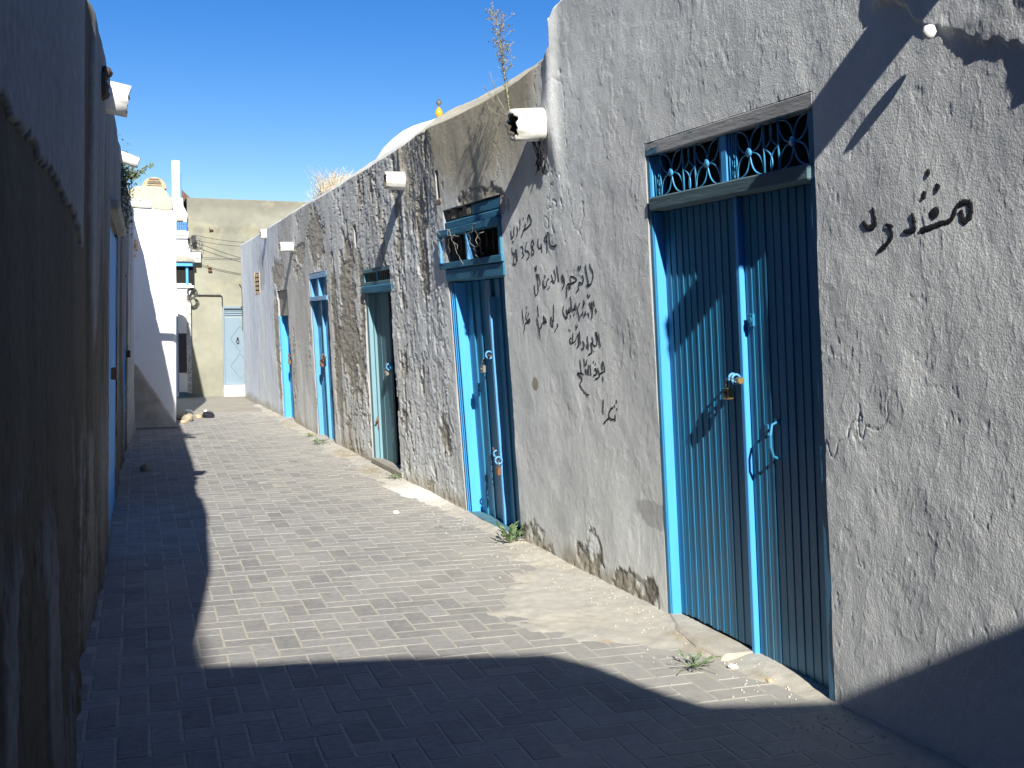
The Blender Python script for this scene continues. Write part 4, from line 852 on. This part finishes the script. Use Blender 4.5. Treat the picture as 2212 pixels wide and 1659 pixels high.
for zc_ in (.55, 1.05):
    b = MB(); cx = 2.50
    for p, q in (((cx-.17, zc_), (cx, zc_+.23)), ((cx, zc_+.23), (cx+.17, zc_)), ((cx+.17, zc_), (cx, zc_-.23)), ((cx, zc_-.23), (cx-.17, zc_))): b.tube([(p[0], 21.106, p[1]), (q[0], 21.106, q[1])], .006, 5)
    b.build('diamond_moulding', M_doorgrey, fd)
b = MB(); b.tube([(2.46+.022*math.cos(a), 21.08, 1.0+.035*math.sin(a)) for a in np.linspace(0, 6.28, 13)], .006, 6); b.box(2.445, 2.475, 21.085, 21.109, 1.04, 1.07); b.build('knocker', M_plastic, fd)
b = MB(); b.box(2.19, 3.0, 20.98, 21.2, -.02, .105); b.box(2.20, 2.99, 21.03, 21.2, .106, .200); o = b.build('marble_step', M_marble, fh, bevel=.006)
b = MB(); b.tube([(1.69, 21.06, 1.838), (2.165, 21.06, 1.838), (2.19, 21.06, 1.81), (2.193, 21.06, 1.64)], .010, 6)
for k in range(4): b.box(1.78+k*.11, 1.795+k*.11, 21.05, 21.1, 1.83, 1.855)
b.build('conduit', M_cable, fh)
for (cx, cz) in ((2.02, 3.01), (1.98, 2.33), (1.99, 2.27)):
    b = MB(); b.box(cx-.03, cx+.03, 21.04, 21.1, cz, cz+.02); b.tube([(cx-.03, 21.03, cz), (cx-.04, 21.03, cz+.05)], .008, 5); b.build('wall_hook', M_rust, fh)
pe = empty('white_entrance'); tag(pe, 'bright white house front with blue tiles and a tall square pillar beside the khaki house', 'building')
YF = 20.95
b = MB(); pf = [(.6, 0), (1.40, 0), (1.40, 1.8), (1.595, 1.8), (1.655, 1.95), (1.64, 2.1), (1.70, 2.45), (1.60, 2.75), (1.585, 3.15), (1.60, 3.28), (1.53, 3.42), (1.525, 3.56), (.6, 3.56)]
n = len(pf); b.add([(x, YF, z) for x, z in pf]+[(x, 23.5, z) for x, z in pf], [tuple(range(n)), tuple(n+i for i in range(n))[::-1]]+[(i, (i+1) % n, n+(i+1) % n, n+i) for i in range(n)]); b.build('wall', M_bwhite, pe, bevel=.012)
b = MB(); b.box(1.345, 1.48, 20.96, 21.15, 3.561, 4.22); b.build('pillar', M_bwhite, pe, bevel=.012)
b = MB(); b.box(1.481, 1.51, 20.99, 21.13, 3.561, 4.0); b.build('blue_shade_edge', M_blue, pe)
for i in range(5):
    for j in range(3): b = MB(); b.box(1.40+i*.038, 1.435+i*.038, YF-.012, YF-.001, 2.985+j*.052, 3.033+j*.052); b.build('tile', M_tile, pe)
b = MB(); b.box(1.38, 1.61, YF-.07, YF-.001, 2.89, 2.965); b.box(1.38, 1.60, YF-.05, YF-.001, 2.84, 2.885); b.build('ledge', M_white, pe, bevel=.006)
b = MB(); b.box(1.40, 1.52, YF-.05, YF-.001, 3.15, 3.20); b.build('broken_ledge', M_brick, pe, bevel=.01)
b = MB(); b.box(1.38, 1.70, YF-.16, YF-.001, 2.42, 2.475)
b.add([(1.38, YF-.17, 2.43), (1.66, YF-.17, 2.43), (1.62, YF-.001, 2.545), (1.38, YF-.001, 2.545)], [(0, 1, 2, 3)]); b.build('canopy', M_grey, pe)
b = MB(); b.box(1.385, 1.66, YF-.12, YF-.002, 2.345, 2.418); b.build('fascia', M_cyan, pe, bevel=.005)
b = MB(); b.box(1.385, 1.69, YF-.004, YF-.0015, 2.045, 2.344); w_ = b.build('window', M_black, pe)
b = MB(); b.box(1.55, 1.59, YF-.05, YF-.006, 2.0, 2.344); b.build('frame', M_cyan, w_)
b = MB(); b.box(1.38, 1.69, YF-.06, YF-.002, 1.965, 2.005); b.build('sill', M_white, pe, bevel=.006)
b = MB(); b.box(1.401, 1.545, 20.87, 21.2, .10, 1.86); b.box(1.395, 1.55, 20.86, 21.2, 1.62, 1.70); b.build('pilaster', mat('cream_stone', (.74, .69, .60), .8, .08, 6), pe, bevel=.006)
b = MB(); b.box(1.546, 1.625, 20.90, 21.2, .08, 1.80)
o = b.build('patterned_border', mat('patterned_border_tile', (.48, .46, .42), .6, .5, 55, wear=(.10, .12, .14), wearamt=.46, wscale=45), pe)
b = MB(); b.box(1.40, 1.54, 20.855, 20.869, .45, 1.15); b.build('dark_panel', M_plastic, pe)
b = MB(); b.add([(1.50, 22.2, 3.50), (1.95, 22.2, 3.50), (1.54, 22.2, 3.90)]+[(1.50, 22.5, 3.50), (1.95, 22.5, 3.50), (1.54, 22.5, 3.90)], [(0, 1, 2), (3, 5, 4), (0, 3, 4, 1), (1, 4, 5, 2), (2, 5, 3, 0)]); o = b.build('rusty_sheet', M_screen); tag(o, 'rust brown triangular sheet behind the white pillar on the far roof', 'metal sheet')
e = empty('meter_box', (1.73, 20.98, 2.53)); tag(e, 'pale electric meter box at the corner of the khaki house', 'meter box')
b = MB(); b.box(-.09, .09, -.04, .10, -.11, .08); b.build('case', M_box, e, bevel=.006); b = MB(); b.box(-.10, .10, -.06, .10, .085, .115); b.build('hood', M_grey, e)
e = empty('cable_bundle', (1.70, 20.95, 2.86)); tag(e, 'tangled black overhead cables strung from the corner of the khaki house', 'cables')
b = MB(); b.box(-.035, .035, -.03, .10, -.09, .04); b.build('junction', M_cable, e, bevel=.006)
for k in range(9):
    rr2 = random.Random(k); b = MB(); p = [Vector((rr2.uniform(-.05, .05), -.03, rr2.uniform(-.05, .05)))]
    for q in range(5): p.append(p[-1]+Vector((rr2.uniform(-.05, .05), rr2.uniform(-.01, .01), rr2.uniform(-.09, .02))))
    b.tube(p, .004, 5); b.build('loose_cable', M_cable, e)
for (z0_, z1_, x1_) in ((.04, -.09, 2.6), (-.05, -.16, 2.6), (-.34, -.36, 2.6), (-.37, -.38, 2.6)):
    b = MB(); b.tube([(.03+(x1_-1.7)*t, -.04-.3*t, z0_+(z1_-z0_)*t-.02*math.sin(math.pi*t)) for t in np.linspace(0, 1, 8)], .0042, 5); b.build('overhead_cable', M_cable, e)
b = MB(); b.tube([(.05+.10*math.sin(a), -.04, -.10+.09*math.cos(a)-.03) for a in np.linspace(-.5, 3.6, 12)], .0035, 5); b.build('loose_cable', M_cable, e)
e = empty('cable_coil', (1.64, 20.84, 1.86)); tag(e, 'coil of cable on the corner of the white entrance', 'cables'); b = MB()
for k in range(6): b.tube([(random.uniform(-.01, .01)+(.05+.008*k)*math.cos(a), -.01*k, (.065+.007*k)*math.sin(a)) for a in np.linspace(0, 6.28, 14)], .006, 5)
b.build('coil', M_cable, e)
b = MB(); b.tube([(2.48, 20.42, 1.2), (2.475, 20.40, 1.75), (2.47, 20.41, 1.95), (2.42, 20.42, 2.02)], .014, 6); b.build('pipe', M_cable, row)
# ------------------------------------------------------------------ dome behind the row
dm = empty('domed_shrine'); tag(dm, 'white limewashed dome rising behind the low row of shops', 'dome')
b = MB(); b.lathe([(.0, 4.075), (.05, 4.06), (.12, 4.03), (.25, 3.985), (.37, 3.94), (.50, 3.87), (.62, 3.775), (.74, 3.655), (.855, 3.48), (.93, 3.28), (.97, 3.05), (.98, 2.7)], (4.345, 14.5, 0), 48); b.build('dome', M_dome, dm, smooth=True)
b = MB(); b.box(3.25, 5.44, 13.4, 15.6, 0, 2.72); b.build('base', M_dome, dm)
fn = empty('finial', (4.345, 14.5, 4.07)); tag(fn, 'yellow glazed ball and dark metal ball finial on the tip of the dome', 'finial')
b = MB(); b.lathe([(.018, -.01), (.016, .01), (.03, .02), (.05, .042), (.054, .065), (.045, .095), (.025, .125), (.012, .145), (.008, .15)], (0, 0, 0), 20); b.build('yellow_ball', M_yellow, fn, smooth=True)
b = MB(); b.lathe([(.012, .145), (.012, .165), (.030, .18), (.038, .20), (.030, .222), (.010, .235)], (0, 0, 0), 16); b.tube([(0, 0, .23), (.002, 0, .30)], [.006, .002], 6); b.build('dark_ball', M_gold, fn, smooth=True)
# ------------------------------------------------------------------ rubble and litter at the bend
def rock(name, loc, s_, m, lab, cat, grp, seed):
    q = random.Random(seed); bm = bmesh.new(); bmesh.ops.create_icosphere(bm, subdivisions=2, radius=1)
    ax = [q.uniform(.7, 1.25), q.uniform(.6, 1.1), q.uniform(.45, .75)]
    for v in bm.verts:
        n_ = 1+.22*float(vn(v.co.x*1.9+seed, v.co.y*1.9+v.co.z*2.3, seed)); v.co = Vector([v.co[i]*ax[i]*n_*s_ for i in range(3)])
    me = bpy.data.meshes.new(name); bm.to_mesh(me); bm.free(); me.materials.append(m)
    o = link(bpy.data.objects.new(name, me)); o.location = (loc[0], loc[1], s_*ax[2]*.6); o.rotation_euler = (q.uniform(-.3, .3), q.uniform(-.3, .3), q.uniform(0, 6)); return tag(o, lab, cat, grp)
RB = 'rubble and litter at the bend of the lane'
rock('rubble_stone', (1.18, 16.0), .10, M_stone, 'largest brown lump of rubble against the corner of the white building', 'stone', RB, 1)
rock('rubble_stone', (1.12, 16.35), .09, M_stone, 'brown lump of rubble behind the largest one by the white building', 'stone', RB, 2)
rock('rubble_stone', (1.10, 15.72), .05, M_brick, 'pale stone at the very foot of the white corner', 'stone', RB, 3)
rock('rubble_stone', (1.36, 16.45), .06, M_brick, 'pale flat stone beside the black plastic bag', 'stone', RB, 4)
rock('plastic_bag', (1.50, 16.50), .085, M_plastic, 'crumpled black plastic bag lying in the lane by the rubble', 'bag', RB, 5)
rock('paper_scrap', (1.30, 17.35), .06, M_white, 'crumpled white scrap lying behind the rubble', 'litter', RB, 6)
rock('paper_scrap', (1.55, 17.5), .035, M_white, 'tiny white scrap lying alone in the lane beyond the bag', 'litter', RB, 7)
rock('pebble', (2.02, 7.85), .022, M_white, 'white pebble on the pavers before the rough wall', 'stone', None, 8)
rock('broken_paving_lump', (2.38, 3.86), .024, M_white, 'broken white lump of plaster under the middle of the big blue door', 'stone', None, 9)
rock('broken_paving_lump', (2.42, 3.66), .015, M_brick, 'small sandy chip on the dirt below the big blue door', 'stone', None, 10)
rock('dirt_heap', (.42, 10.9), .06, M_stone, 'dark crumbly lump in the shade near the left wall', 'stone', None, 12)
b = MB(); rr3 = random.Random(9)
for k in range(700):
    y = 3+14*rr3.random()**1.5; xb = 2.48-abs(rr3.gauss(0, .22)); s_ = rr3.uniform(.002, .006)
    z = max(0, float(apz(np.array(xb), np.array(y)))); b.add([(xb-s_, y-s_, z), (xb+s_, y-s_, z), (xb, y+s_, z), (xb, y, z+s_*1.3)], [(0, 1, 3), (1, 2, 3), (2, 0, 3)], rr3.random())
tag(b.build('grit', M_sand), kind='stuff')
